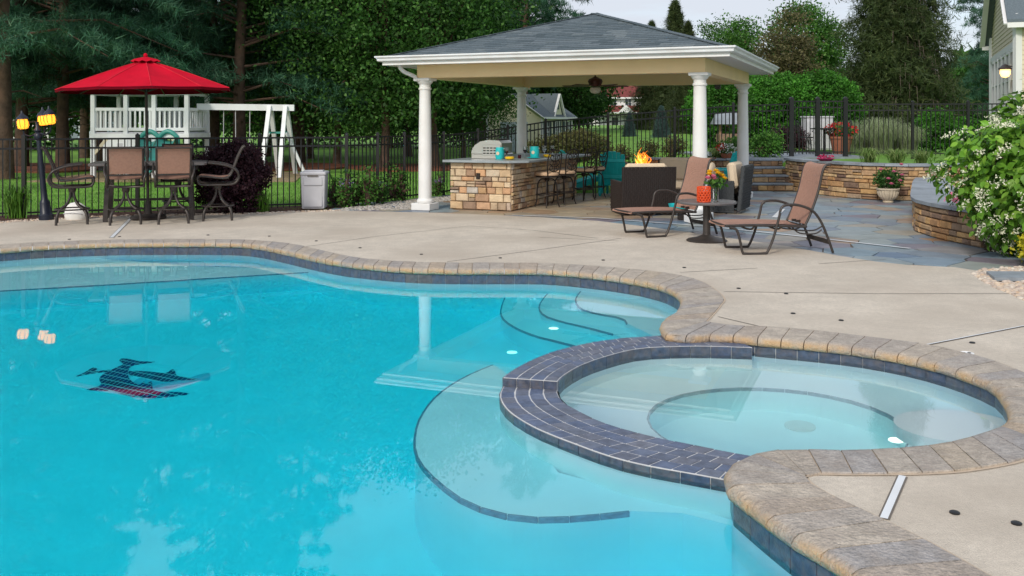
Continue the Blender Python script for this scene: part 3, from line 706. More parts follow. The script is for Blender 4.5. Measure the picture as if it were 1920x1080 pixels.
# fascia boards with a stepped profile and the gutter in front of them
def run(prof, inset, name, m):
    q = MB(); cs = [(x0 + inset, y0 + inset), (x1 - inset, y0 + inset), (x1 - inset, y1 - inset), (x0 + inset, y1 - inset)]
    dirs = [(-1, -1), (1, -1), (1, 1), (-1, 1)]; k = len(prof); vs = []
    for (cx, cy_), (dx, dy) in zip(cs, dirs): vs += [(cx + dx * o, cy_ + dy * o, z) for o, z in prof]
    q.add(vs, [(i * k + j, ((i + 1) % 4) * k + j, ((i + 1) % 4) * k + (j + 1) % k, i * k + (j + 1) % k) for i in range(4) for j in range(k)])
    return q.build(name, m, P)
run([(0, 2.64), (.03, 2.64), (.03, 2.73), (0, 2.73)], .06, 'fascia', M['white'])
run([(.0, 2.70), (.045, 2.70), (.07, 2.715), (.075, 2.75), (.105, 2.775), (.105, 2.80), (.095, 2.80), (.09, 2.78), (.0, 2.74)], .028, 'gutter', M['vinyl'])
AP = Vector(((x0 + x1) / 2, (y0 + y1) / 2, 3.76)); EZ = 2.775
rx0, rx1, ry0, ry1 = x0 + .02, x1 - .02, y0 + .02, y1 - .02
cor = [Vector((rx0, ry0, EZ)), Vector((rx1, ry0, EZ)), Vector((rx1, ry1, EZ)), Vector((rx0, ry1, EZ))]
roof = MB().add(cor + [AP], [(0, 1, 4), (1, 2, 4), (2, 3, 4), (3, 0, 4)]).build('roof', M['shingle'], P)
def shingles(a, b, apex, expo=.142, width=.36):
    e = (b - a); L = e.length; ex = e / L; mid = (a + b) / 2; up = apex - mid; H_ = up.length; uy = up / H_; nz = ex.cross(uy)
    out = []; rr = random.Random(int(L * 100))
    k = 0; y = 0.0
    while y < H_ - .03:
        y2 = min(y + expo, H_); h0 = (1 - y / H_) * L / 2; s = -h0 - rr.uniform(0, width)
        hb = (1 - y2 / H_) * L / 2
        while s < h0:
            w = width * rr.uniform(.5, 1.1); s0, s1 = max(s, -h0), min(s + w, h0)
            t0, t1 = max(s, -hb), min(s + w, hb); s += w
            if s1 - s0 < .03: continue
            if t1 <= t0: t0 = t1 = max(-hb, min(hb, (s0 + s1) / 2))
            lift = .006 + rr.uniform(0, .006); q = MB()
            p = lambda x, yy, z: mid + ex * x + uy * yy + nz * z
            vs = [p(s0 + .002, y - .006, .002), p(s1 - .002, y - .006, .002), p(t1, y2, .001), p(t0, y2, .001), p(s0 + .002, y - .006, .006 + lift), p(s1 - .002, y - .006, .006 + lift), p(t1, y2, .005), p(t0, y2, .005)]
            q.add(vs, [(4, 5, 6, 7), (0, 1, 5, 4), (1, 2, 6, 5), (3, 0, 4, 7)]); out.append(q)
        y = y2; k += 1
    return out
front = shingles(cor[0], cor[1], AP)
for q in front[:300]: q.build('shingle', M['shingle'], roof)
rest = front[300:]
for a, b in ((1, 2), (2, 3), (3, 0)): rest += shingles(cor[a], cor[b], AP)
q = MB()
for r_ in rest: q.add(r_.v, r_.f)
stuff(q.build('shingle_courses', M['shingle2'], roof))
for i, c in enumerate(cor):
    d = AP - c; L = d.length; n = int(L / .16)
    for k in range(n):
        a = c + d * (k / n) + Vector((0, 0, .014)); b = c + d * ((k + 1.25) / n) + Vector((0, 0, .010 + .0))
        if k + 1.25 > n: b = AP + Vector((0, 0, .012))
        MB().bar(a, b, .17, .012).build('ridge_cap', M['shingle'], roof)
# downspout
MB().tube(catmull([(-.33, -.36, 2.7), (-.33, -.36, 2.62), (-.27, -.30, 2.53), (-.13, -.14, 2.44), (-.12, -.13, 2.36)], 5), .038, 10).build('downspout', M['vinyl'], P, 50)
MB().box((PAVW - .5, PAVL - .15, 2.36), (.12, .1, .09)).build('speaker', M['bronze'], P, bevel=.01)
# ceiling fan
F = thing('ceiling_fan', 'dark mahogany ceiling fan hanging from the pavilion ceiling', 'fan', pav(PAVW / 2, PAVL / 2, 2.66), .2)
MB().lathe([(.07, 0), (.05, -.04), (.015, -.05), (.015, -.14), (.05, -.16), (.13, -.2), (.15, -.24), (.12, -.31), (.09, -.34), (0, -.34)], n=16).build('motor', M['fanwood'], F, 35)
M['lampglass'] = mat('frosted_glass', (.55, .50, .42), .3, .05)
MB().lathe([(.05, -.345), (.1, -.37), (.11, -.42), (.08, -.47), (0, -.49)], n=16).build('lamp_shade', M['lampglass'], F, 40)
blade = MB().box((.42, 0, -.33), (.52, .13, .012), rx=.18).mesh('blade', 0, .004)
for k in range(5):
    o = link('blade', blade, M['fanwood'], F, rz=k * 2 * PI / 5)
    MB().bar((.09, 0, -.31), (.2, 0, -.33), .03, .01).build('blade_arm', M['bronze'], o)

# ================================================================ stone bar
def stone_face(parent, origin, ex, L, H_, rows, wmin, wmax, m, depth=.045, rnd=None, name='stone', z0=0.0, key=0, curve=None):
    """courses of rough stones over a face; ex = along the face, outward = ex x up"""
    rr = rnd or random.Random(5 + key); z = z0; nrm = Vector((ex.y, -ex.x, 0)) if ex is not None else None
    hs = [rr.uniform(.7, 1.3) for _ in range(rows)]; sc = H_ / sum(hs)
    for r in range(rows):
        h = hs[r] * sc; s = 0.0; first = True
        while s < L - .01:
            w = rr.uniform(wmin, wmax) * (.5 if first and r % 2 else 1); first = False
            if s + w > L - wmin * .5: w = L - s
            split = h > .10 and rr.random() < .25
            parts = [(z, h * .5), (z + h * .5, h * .5)] if split else [(z, h)]
            for zz, hh in parts:
                g = .006; d = depth * rr.uniform(.75, 1.3)
                def pt(t, k, zc):
                    if curve: p, n_ = curve(t); return p + n_ * k + Vector((0, 0, zc))
                    return origin + ex * t + nrm * k + Vector((0, 0, zc))
                j = lambda: rr.uniform(-.006, .006)
                a, b = s + g, s + w - g; c0, c1 = zz + g, zz + hh - g
                back = [pt(a, -.01, c0), pt(b, -.01, c0), pt(b, -.01, c1), pt(a, -.01, c1)]
                mid = [pt(a + j(), d * .72, c0 + j() * .5), pt(b + j(), d * .72, c0 + j() * .5), pt(b + j(), d * .72, c1 + j() * .5), pt(a + j(), d * .72, c1 + j() * .5)]
                e = min(.014, hh * .18)
                fr = [pt(a + e, d + j() * .5, c0 + e), pt(b - e, d + j() * .5, c0 + e), pt(b - e, d + j() * .5, c1 - e), pt(a + e, d + j() * .5, c1 - e)]
                q = MB(); q.add(back + mid + fr, [(0, 1, 5, 4), (1, 2, 6, 5), (2, 3, 7, 6), (3, 0, 4, 7), (4, 5, 9, 8), (5, 6, 10, 9), (6, 7, 11, 10), (7, 4, 8, 11), (8, 9, 10, 11)])
                q.build(name, m, parent)
            s += w
        z += h
BU0, BU1, BV0, BV1, BH = .40, 1.56, .33, 4.1, .865
bar = thing('stone_bar', 'outdoor bar of tan veneer stone with bluestone top under the pavilion', 'bar', PO, PAV_A)
MB().box(((BU0 + BU1) / 2, (BV0 + BV1) / 2, BH / 2), (BU1 - BU0, BV1 - BV0, BH)).build('core', M['stonebed'], bar)
X_, Y_ = Vector((1, 0, 0)), Vector((0, 1, 0))
stone_face(bar, Vector((BU0 - .03, BV0, 0)), X_, BU1 - BU0 + .06, BH, 7, .12, .30, M['stone'], key=1)
stone_face(bar, Vector((BU1, BV0 + .0, 0)), Y_, BV1 - BV0, BH, 8, .13, .32, M['stone'], key=2)
MB().prism([(BU0 - .13, BV0 - .16), (BU1 + .04, BV0 - .16), (BU1 + .32, BV0 + .12), (BU1 + .32, BV1 + .15), (BU0 - .13, BV1 + .15)], BH + .003, BH + .047).build('countertop', M['counter'], bar, bevel=.006)
MB().box((.95, BV0 - .055, .62), (.075, .03, .11)).build('outlet_cover', M['iron'], bar, bevel=.004)
CT = BH + .048
# grill
g = thing('gas_grill', 'stainless steel gas grill with rounded hood set on the bar top', 'grill', pav(.86, 1.15, CT), PAV_A - PI / 2 + .1)
MB().box((0, 0, .05), (.74, .62, .1)).build('firebox', M['steel'], g, bevel=.012)
hood = [(-.31, .1), (-.30, .16), (-.24, .26), (-.13, .33), (.02, .36), (.24, .35), (.29, .30), (.29, .1)]
q = MB(); k = len(hood)
q.add([(sx * .36, -y, z) for sx in (-1, 1) for y, z in [(-a, b) for a, b in hood]], [tuple(range(k)), tuple(range(k, 2 * k))[::-1]] + [(i, k + i, k + (i + 1) % k, (i + 1) % k) for i in range(k)])
q.build('hood', M['steel'], g, 30)
MB().box((.374, .10, .17), (.012, .36, .2)).build('side_panel', M['steel'], g, bevel=.004)
for i in range(5):
    for j in range(3): MB().box((.382, -.04 + i * .068, .11 + j * .05), (.006, .05, .022)).build('vent_slot', M['iron'], g)
MB().tube([(-.28, -.30, .2), (.28, -.30, .2)], .014, 10).build('handle', M['steel'], g, 50)
for sx in (-.24, .24): MB().bar((sx, -.25, .19), (sx, -.3, .2), .02, .02).build('handle_bracket', M['steel'], g)
MB().box((0, .2, .365), (.6, .06, .03)).build('rear_vent', M['iron'], g, bevel=.006)
for i in range(3): MB().lathe([(.025, 0), (.025, .02), (.02, .03), (0, .03)], n=12).build('knob', M['iron'], g, 40, loc=(-.2 + i * .2, -.27, .05)).rotation_euler = (R(90), 0, 0)
# things on the counter
def glassmat(name, col, rough=0.0):
    m = bpy.data.materials.new(name); m.use_nodes = True; b = m.node_tree.nodes['Principled BSDF']
    b.inputs['Base Color'].default_value = (*col, 1); b.inputs['Transmission Weight'].default_value = 1; b.inputs['Roughness'].default_value = rough; b.inputs['IOR'].default_value = 1.45
    return m
M['clear'] = glassmat('clear_glass', (.95, .97, .97))
def bucket(label, u, v):
    o = thing('ice_bucket', label, 'ice bucket', pav(u, v, CT), PAV_A, 'teal buckets on the bar')
    MB().lathe([(0, 0), (.075, 0), (.088, .05), (.092, .12), (.088, .19), (.08, .225), (.074, .225), (.08, .18), (0, .17)], n=20).build('body', M['teal'], o, 40)
    MB().lathe([(.034, 0), (.03, .004), (0, .004)], n=10).build('shell_emblem', M['creamcush'], o, loc=(.0, -.0925, .11)).rotation_euler = (R(90), 0, 0)
    for a in (0, PI): MB().sphere((.09 * math.cos(a), .09 * math.sin(a), .19), .012, 8, 6).build('lug', M['steel'], o, 60)
    return o
bucket('teal ice bucket with pale emblem nearest to the grill on the bar', 1.13, .86)
bucket('teal ice bucket with pale emblem behind the second wine glass', 1.55, 1.62)
def wineglass(label, u, v, fill=True):
    o = thing('wine_glass', label, 'wine glass', pav(u, v, CT), 0, 'wine glasses on the bar')
    MB().lathe([(.036, 0), (.036, .003), (.006, .008), (.004, .09), (.02, .105), (.042, .14), (.046, .17), (.036, .225), (.0345, .225), (.044, .17), (.04, .14), (0, .108)], n=18).build('glass', M['clear'], o, 50)
    if fill: MB().lathe([(0, .11), (.02, .112), (.0385, .14), (.0425, .165), (0, .166)], n=16).build('wine', M['wine'], o, 50)
wineglass('glass of red wine beside the teal bucket next to the grill', 1.28, .84)
wineglass('glass of red wine standing left of the second teal bucket', 1.42, 1.45)
wineglass('empty wine glass close behind the grill-side red wine glasses', 1.42, 1.75, False)
wineglass('glass of red wine in front of the side-on teal adirondack chair', 1.66, 2.35)
wineglass('empty wine glass farthest along the bar counter', 1.52, 2.25, False)
def dish(name, label, cat, u, v, prof, m):
    o = MB().lathe(prof, n=24).build(name, m, None, 40, loc=pav(u, v, CT)); return tag(o, label, cat)
BOWL = [(0, 0), (.05, 0), (.085, .02), (.088, .055), (.082, .055), (.075, .025), (0, .015)]
dish('bowl', 'yellow ceramic bowl on the near corner of the bar', 'bowl', 1.40, .70, BOWL, M['yellow'])
dish('bowl', 'yellow ceramic bowl far along the bar behind the stools', 'bowl', 1.66, 2.05, BOWL, M['yellow'])
dish('plate', 'teal dinner plate in front of the second teal bucket', 'plate', 1.62, 1.38, [(0, 0), (.07, 0), (.13, .018), (.132, .024), (.07, .008), (0, .008)], M['teal'])
c_ = thing('candle_glass', 'small dark candle glass between the wine glasses on the bar', 'candle', pav(1.36, 1.3, CT))
MB().lathe([(0, 0), (.03, 0), (.034, .07), (.03, .07), (.028, .02), (0, .02)], n=14).build('holder', M['wine'], c_, 40)

# ================================================================ bar stools
def make_stool():
    s = thing('bar_stool', '', 'bar stool', (0, 0, 0), 0, 'wrought iron stools along the bar')
    MB().lathe([(0, .60), (.2, .60), (.225, .615), (.225, .645), (.205, .668), (0, .675)], n=24).build('cushion', M['cushion'], s, 40)
    MB().lathe([(.215, .575), (.215, .598), (.06, .598), (.05, .56), (.04, .50), (0, .50)][::-1], n=20).build('seat_frame', M['iron'], s, 40)
    for k in range(4):
        a = PI / 4 + k * PI / 2; c, d = math.cos(a), math.sin(a)
        MB().tube(catmull([(c * .03, d * .03, .53), (c * .11, d * .11, .535), (c * .17, d * .17, .46), (c * .19, d * .19, .3), (c * .2, d * .2, .12), (c * .235, d * .235, .012)], 4), .0135, 8).build('leg', M['iron'], s, 60)
    MB().tube([(.205 * math.cos(a), .205 * math.sin(a), .24) for a in [2 * PI * i / 24 for i in range(24)]], .012, 6, True).build('foot_ring', M['iron'], s, 60)
    fr = MB()   # back, at +x, facing -x
    W = .17
    def bk(y, z): return (.185 + (z - .6) * .16 - abs(y) * abs(y) * .6, y, z)
    out = [bk(-W * .8, .6), bk(-W * .95, .75), bk(-W, .92), bk(-W * .85, 1.03), bk(-W * .4, 1.08), bk(0, 1.09), bk(W * .4, 1.08), bk(W * .85, 1.03), bk(W, .92), bk(W * .95, .75), bk(W * .8, .6)]
    b = MB().tube(catmull(out, 4), .012, 8).build('back_frame', M['iron'], s, 60)
    for z in (.66, 1.0): MB().tube([bk(-W * .93, z), bk(0, z), bk(W * .93, z)], .008, 6).build('back_rail', M['iron'], b, 60)
    for sg in (-1, 1):
        for zz in (.70, .80, .90):
            MB().tube(catmull([bk(0, zz - .02), bk(sg * .05, zz - .01), bk(sg * .115, zz + .03), bk(sg * .1, zz + .085), bk(sg * .045, zz + .075), bk(sg * .05, zz + .035)], 4), .009, 6).build('scroll', M['iron'], b, 60)
    MB().tube([bk(0, .6), bk(0, 1.08)], .009, 6).build('back_spindle', M['iron'], b, 60)
    return s
st = make_stool()
spots = [(1.93, 1.28, 'wrought iron bar stool nearest the camera with tan cushion'), (2.02, 2.0, 'wrought iron bar stool second from the camera along the bar'),
         (2.10, 3.02, 'wrought iron bar stool third from the camera along the bar'), (2.12, 3.72, 'wrought iron bar stool farthest from the camera beside teal adirondack chair')]
for i, (u, v, lab) in enumerate(spots):
    if i: another(st, lab, pav(u, v, -.004), PAV_A - (.5, .42, .5, .38)[i])
    else: st.location = pav(u, v, -.004); st.rotation_euler = (0, 0, PAV_A - .5); st['label'] = lab
# ================================================================ retaining wall, steps, seat wall
def curve_of(pts):
    C = catmull([Vector((x, y, 0)) for x, y in pts], 10); L = [0]
    for a, b in zip(C, C[1:]): L.append(L[-1] + (b - a).length)
    def f(s):
        s = min(max(s, 0), L[-1] - 1e-5); j = 0
        while j < len(L) - 2 and L[j + 1] < s: j += 1
        t = (C[j + 1] - C[j]).normalized(); return C[j].lerp(C[j + 1], (s - L[j]) / max(1e-9, L[j + 1] - L[j])), Vector((t.y, -t.x, 0))
    return f, L[-1]
def ledge_wall(label, pts, H_, rows, key, thick=.35, capw=.42, capn=.42, wrange=(.14, .42)):
    f, L = curve_of(pts); w = thing('retaining_wall', label, 'stone wall', (0, 0, 0))
    n = max(4, int(L / .25)); A = [f(L * i / n) for i in range(n + 1)]
    q = MB(); secs = [[p + nn * k + Vector((0, 0, z)) for k, z in ((0, -.06), (0, H_), (-thick, H_), (-thick, -.06))] for p, nn in A]
    q.grid([s + [s[0]] for s in secs]); m = 5
    q.add(secs[0], [(0, 1, 2, 3)]); q.add(secs[-1], [(3, 2, 1, 0)]); q.build('core', M['stonebed'], w)
    stone_face(w, None, None, L, H_, rows, *wrange, M['ledge'], depth=.05, key=key, curve=f, z0=-.005)
    k = max(1, int(round(L / capn)))
    for i in range(k):
        (p, a), (r_, b) = f(L * i / k + .004), f(L * (i + 1) / k - .004)
        poly = [p + a * .09, r_ + b * .09, r_ + b * (.09 - capw), p + a * (.09 - capw)]
        MB().prism([(x.x, x.y) for x in poly], H_ + .002, H_ + .05 + random.uniform(-.002, .004)).build('cap_stone', M['bluestone'], w)
    return w
WH = .70
ledge_wall('ledgestone retaining wall behind the fire pit with bluestone cap', [(3.0, 22.3), (4.2, 22.15), (5.5, 22.0)], WH, 6, 21)
ledge_wall('curved ledgestone retaining wall behind the flower urn', [(6.62, 22.3), (6.66, 21.4), (6.95, 20.4), (7.3, 19.55), (7.9, 19.1), (8.7, 19.05), (9.4, 19.1)], WH, 7, 22)
ledge_wall('low curved ledgestone seat wall capped with bluestone beside flowering shrub', [(8.35, 18.95), (7.7, 17.6), (6.9, 15.8), (6.2, 14.2), (5.98, 13.5), (5.95, 12.7), (6.05, 11.9)], .43, 5, 23, .5, .68, .55)
sf = thing('stone_steps', 'four stone steps with bluestone treads climbing to the upper gate', 'steps', (0, 0, 0))
for i in range(4):
    y = 21.75 + i * .3; z0 = i * .178
    MB().box((6.05, y + .7 - .0, z0 + .06), (1.12, 1.4, .13)).build('step_core', M['stonebed'], sf)
    stone_face(sf, Vector((5.5, y, z0)), X_, 1.1, .128, 1, .16, .36, M['ledge'], depth=.03, key=40 + i)
    x = 5.48
    for w_ in ((.52, .60) if i % 2 else (.63, .49)):
        MB().box((x + w_ / 2, y + .16, z0 + .128 + .024), (w_ - .008, .40, .046)).build('tread', M['bluestone'], sf, bevel=.008); x += w_
structure(MB().prism([(5.3, 23.0), (6.9, 23.0), (9.2, 24.0), (9.2, 28), (5.0, 28)], .60, .725).build('upper_patio', M['bluestone']))

# ================================================================ black aluminium fences
PICK = MB().box((0, 0, .5), (.018, .018, 1.0)).mesh('picket'); POST = MB().box((0, 0, .5), (.062, .062, 1.0)).mesh('post')
PCAP = MB().lathe([(.045, 0), (.045, .015), (.0, .045)], n=4).mesh('post_cap')
def fence(label, pts, name='metal_fence', cat='fence', hgt=1.36, gap=.108, posts=None, postk=1.0):
    o = Vector(pts[0]); f = thing(name, label, cat, o)
    for i, p in enumerate(pts):
        if posts is not None and i not in posts: continue
        p = Vector(p) - o
        a = link('post', POST, M['black'], f, p + Vector((0, 0, -.05))); a.scale = (postk, postk, hgt + .09)
        c = link('post_cap', PCAP, M['black'], f, p + Vector((0, 0, hgt + .04))); c.scale = (postk,) * 3; c.rotation_euler = (0, 0, PI / 4)
    for a, b in zip(pts, pts[1:]):
        a, b = Vector(a) - o, Vector(b) - o; d = b - a; L = Vector((d.x, d.y, 0)).length; n = max(2, int(round(L / gap)))
        for z in (.10, hgt - .17, hgt - .012): MB().bar(a + Vector((0, 0, z)), b + Vector((0, 0, z)), .026, .032).build('rail', M['black'], f)
        for k in range(1, n):
            c = link('picket', PICK, M['black'], f, a + d * (k / n) + Vector((0, 0, .04))); c.scale = (1, 1, hgt - .045); c.rotation_euler = (0, 0, math.atan2(d.y, d.x))
    return f
def fp(px, Y, z): p = dist(px, Y, z); return (p.x, p.y, p.z)
FZ = -.03
fence('black metal picket fence behind the bar-height dining set', [(-11.2, 14.7, FZ), fp(45, 15.75, FZ), fp(258, 16.5, FZ), fp(487, 17.2, FZ), fp(650, 17.8, FZ)])
fence('black metal picket fence receding left of the white pavilion columns', [fp(650, 17.8, FZ), fp(708, 18.5, FZ), fp(758, 19.3, FZ), fp(832, 20.6, FZ), fp(896, 21.6, .03), fp(952, 22.3, .12)], posts=[1, 2, 3, 4, 5])
fence('black metal picket fence climbing the slope behind the bar stools', [fp(952, 22.3, .12), fp(1023, 22.8, .27), fp(1140, 23.3, .42), fp(1265, 23.6, .56), fp(1375, 23.9, .68), fp(1484, 24.0, .73)], posts=[1, 2, 3, 4])
fence('black metal double gate at the top of the stone steps', [fp(1484, 24.0, .74), fp(1533, 24.0, .74), fp(1585, 23.9, .74)], 'metal_gate', 'gate', 1.42, .095, postk=1.7)
fence('black metal picket fence above the curved stone wall', [fp(1585, 23.9, .72), fp(1711, 23.6, .72), fp(1815, 23.4, .72), fp(1960, 23.2, .72)], posts=[1, 2, 3], gap=.115)

# ================================================================ loungers
def make_lounger():
    s = thing('chaise_lounge', '', 'lounge chair', (0, 0, 0), 0, 'sling loungers on the deck')
    W = .31
    for sg in (-1, 1):
        y = sg * W
        pts = [(-.12, y, .335), (-.03, y, .30), (.02, y, .13), (.045, y, .025), (.09, y, .013), (.31, y, .013), (.36, y, .04), (.43, y, .2), (.50, y, .44), (.53, y, .56), (.60, y, .60), (.75, y, .595), (.92, y, .53), (1.03, y, .40), (1.12, y, .2), (1.19, y, .008)]
        MB().tube(catmull(pts, 4), .0165, 8).build('side_frame', M['bronze'], s, 60)
        MB().tube([(-.16, y * .92, .352), (.2, y * .92, .355), (.86, y * .92, .33)], .017, 8).build('seat_rail', M['bronze'], s, 60)
        MB().tube(catmull([(.84, y * .9, .33), (.93, y * .9, .52), (1.02, y * .9, .78), (1.07, y * .9, 1.0), (1.11, y * .9, 1.075), (1.17, y * .9, 1.09)], 4), .016, 8).build('back_rail', M['bronze'], s, 60)
        for z, d in ((.29, .0), (.25, .06)): MB().tube(catmull([(.62 + d, y * .86, .33), (.72 + d, y * .86, z), (.95 + d * .4, y * .86, z - .01), (1.06, y * .9, z + .04)], 4), .009, 6).build('recline_arm', M['bronze'], s, 60)
    MB().box((1.14, 0, .14), (.02, 2 * W - .02, .055), ry=.35).build('rear_brace', M['bronze'], s)
    for x, z in ((-.16, .352), (.86, .33)): MB().tube([(x, -W * .92, z), (x, W * .92, z)], .013, 8).build('cross_bar', M['bronze'], s)
    for x in (.2, .55): MB().tube(catmull([(x, -W * .92, .345), (x, -W * .5, .29), (x, W * .5, .29), (x, W * .92, .345)], 4), .012, 6).build('seat_brace', M['bronze'], s, 60)
    def sheet(path, th=.008):
        q = MB(); n = 9; up = []; lo = []
        for i, (x, z) in enumerate(path):
            a = path[max(i - 1, 0)]; b = path[min(i + 1, len(path) - 1)]; t = Vector((b[0] - a[0], 0, b[1] - a[1])).normalized(); nn = Vector((-t.z, 0, t.x))
            row = [];
            for j in range(n):
                k = j / (n - 1) * 2 - 1; sag = -.018 * (1 - k * k)
                row.append(Vector((x, k * W * .92, z)) + nn * sag)
            up.append(row); lo.append([p - nn * th for p in row])
        q.grid(up); q.grid(lo); return q
    pa = catmull([(-.185, 0, .335), (-.17, 0, .362), (-.1, 0, .368), (.2, 0, .372), (.6, 0, .362), (.84, 0, .348)], 3)
    sheet([(p.x, p.z) for p in pa]).build('seat_sling', M['sling'], s, 60)
    pb = catmull([(.855, 0, .36), (.92, 0, .52), (1.01, 0, .78), (1.06, 0, 1.0), (1.10, 0, 1.085), (1.17, 0, 1.105), (1.2, 0, 1.085)], 4)
    sheet([(p.x, p.z) for p in pb]).build('back_sling', M['sling'], s, 60)
    for sg in (-.06, .06): MB().box((.85, sg, .375), (.05, .03, .03)).build('hinge', M['bronze'], s)
    MB().box((1.155, -.24, .14), (.006, .09, .03), ry=.35).build('care_label', M['white'], s)
    return s
lg = make_lounger(); lg['label'] = 'brown sling chaise lounge nearest the camera, right of the round side table'
lg.location = (2.72, 11.55, 0); lg.rotation_euler = (0, 0, .11)
another(lg, 'brown sling chaise lounge left of the round side table by wicker chair', (1.72, 13.17, 0), .37)
# side table with lantern and flowers
tp = at(1325, 452); tb = thing('side_table', 'round bronze pedestal side table between the two loungers', 'table', tp)
MB().lathe([(.27, .0), (.275, .015), (.25, .03), (.13, .055), (.055, .09), (.05, .12), (.05, .47), (.09, .50), (0, .50)], n=28).build('pedestal', M['bronze'], tb, 35)
MB().lathe([(0, .50), (.36, .505), (.395, .515), (.4, .53), (.39, .545), (.36, .538), (0, .535)], n=36).build('table_top', mat('grey_table_top', (.13, .12, .12), .3, .15, 6), tb, 35)
lt = thing('lantern', 'orange pierced ceramic lantern on the round side table', 'lantern', tp + Vector((-.05, -.06, .536)))
q = MB(); nn_, rr_ = 16, .085
for r_ in range(7):      # pierced sleeve: rings and staggered ribs
    z = .01 + r_ * .032; q.tube([(rr_ * math.cos(a), rr_ * math.sin(a), z) for a in [2 * PI * i / 20 for i in range(20)]], .0065, 6, True)
    if r_ < 6:
        for k in range(12):
            a = 2 * PI * (k + .5 * (r_ % 2)) / 12; c, d = rr_ * math.cos(a), rr_ * math.sin(a); q.tube([(c, d, z), (c, d, z + .032)], .011, 5)
q.build('pierced_shell', M['orange'], lt, 60); MB().lathe([(0, 0), (.085, 0), (.085, .014), (0, .014)], n=20).build('base', M['orange'], lt)
MB().lathe([(0, .014), (.045, .014), (.045, .14), (0, .14)], n=14).build('candle', M['orange'], lt, 40)
fl = thing('flower_vase', 'clear glass vase of yellow and pink roses on side table', 'vase', tp + Vector((.12, .0, .536)))
MB().lathe([(0, 0), (.04, 0), (.042, .19), (.038, .19), (.036, .012), (0, .012)], n=16).build('vase', M['clear'], fl, 40)
rr = random.Random(3)
for k in range(9): MB().tube([(rr.uniform(-.02, .02), rr.uniform(-.02, .02), .02), (rr.uniform(-.06, .06), rr.uniform(-.05, .05), .28)], .003, 4).build('stem', M['green'], fl)
def rose(parent, c, r, m):
    q = MB()
    for ring_, (n, rad, tilt) in enumerate(((3, .25, 1.3), (5, .55, .95), (6, .85, .55))):
        for k in range(n):
            a = 2 * PI * k / n + ring_; d = Vector((math.cos(a), math.sin(a), 0)); t = Vector((-d.y, d.x, 0)); up = Vector((0, 0, 1))
            b = Vector(c) + d * r * rad * .35; o = d * math.cos(tilt) + up * math.sin(tilt)
            q.add([b - t * r * .25, b + t * r * .25, b + o * r * .8 + t * r * .42, b + o * r + d * r * .05, b + o * r * .8 - t * r * .42], [(0, 1, 2, 3, 4)])
    return q.build('rose', m, parent, 80)
for k, (x, y, z, m) in enumerate([(-.09, -.03, .36, 'yellowpetal'), (-.04, -.06, .33, 'pink'), (.03, -.03, .37, 'yellowpetal'), (.09, .0, .34, 'yellowpetal'), (-.07, .03, .39, 'yellowpetal'), (.02, .05, .40, 'yellowpetal'), (-.11, -.05, .31, 'pink'), (.12, -.02, .30, 'yellowpetal'), (-.02, -.05, .30, 'pink')]):
    rose(fl, (x, y, z), .045, M[m])
def leaf_cloud(n, sampler, size, seed=0, shape='leaf', up=0.0, fold=.25):
    """numpy cloud of small leaf faces; sampler(n, rng) -> (n,3) points"""
    g = np.random.default_rng(seed); C = sampler(n, g); n = len(C)
    a = g.normal(size=(n, 3)); a[:, 2] = a[:, 2] * .8 + up; a /= np.linalg.norm(a, axis=1)[:, None]
    b = g.normal(size=(n, 3)); b -= (b * a).sum(1)[:, None] * a; b /= np.linalg.norm(b, axis=1)[:, None]
    s = (size * g.uniform(.65, 1.35, n))[:, None]
    if shape == 'leaf':      # a pointed leaf: two halves folded on the midrib
        cr = np.cross(a, b); V = np.stack([C, C + b * s * .5 + cr * s * .33 + a * s * fold * .3, C + b * s * 1.1, C + b * s * .5 - cr * s * .33 + a * s * fold * .3], 1).reshape(-1, 3)
        i = np.arange(n)[:, None] * 4; F = np.concatenate([i + [0, 1, 2], i + [0, 2, 3]], 1).reshape(-1, 3)
    else:                    # needle blade
        V = np.stack([C + a * s * .05, C - a * s * .05, C + b * s], 1).reshape(-1, 3); F = np.arange(3 * n).reshape(-1, 3)
    return V, F
def ball(r, c=(0, 0, 0), shell=.5):
    r = np.array(r if isinstance(r, (tuple, list)) else (r,) * 3); c = np.array(c)
    def f(n, g):
        d = g.normal(size=(n, 3)); d /= np.linalg.norm(d, axis=1)[:, None]; return c + d * r * (g.uniform(shell, 1, n) ** .6)[:, None]
    return f
V, F = leaf_cloud(90, ball((.13, .11, .08), (.02, 0, .27)), .055, 5); link('leaves', np_mesh('leaves', V, F), M['green'], fl)
# low box with cushion behind the table
bx_ = thing('storage_cube', 'low white cube stool seen under the left lounger', 'stool', at(1305, 417), .3)
MB().box((0, 0, .10), (.30, .26, .2)).build('body', M['white'], bx_, bevel=.008); MB().box((0, 0, .006), (.24, .20, .012)).build('base', M['resin'], bx_)
tc_ = thing('tray', 'round teal tray beside the white cube stool near the lounger', 'tray', at(1278, 412), .3)
MB().box((0, 0, .1), (.1, .1, .2)).build('stand', M['bronze'], tc_); MB().lathe([(0, .2), (.2, .2), (.22, .26), (.205, .26), (.19, .215), (0, .215)], n=24).build('dish', M['teal'], tc_, 40)

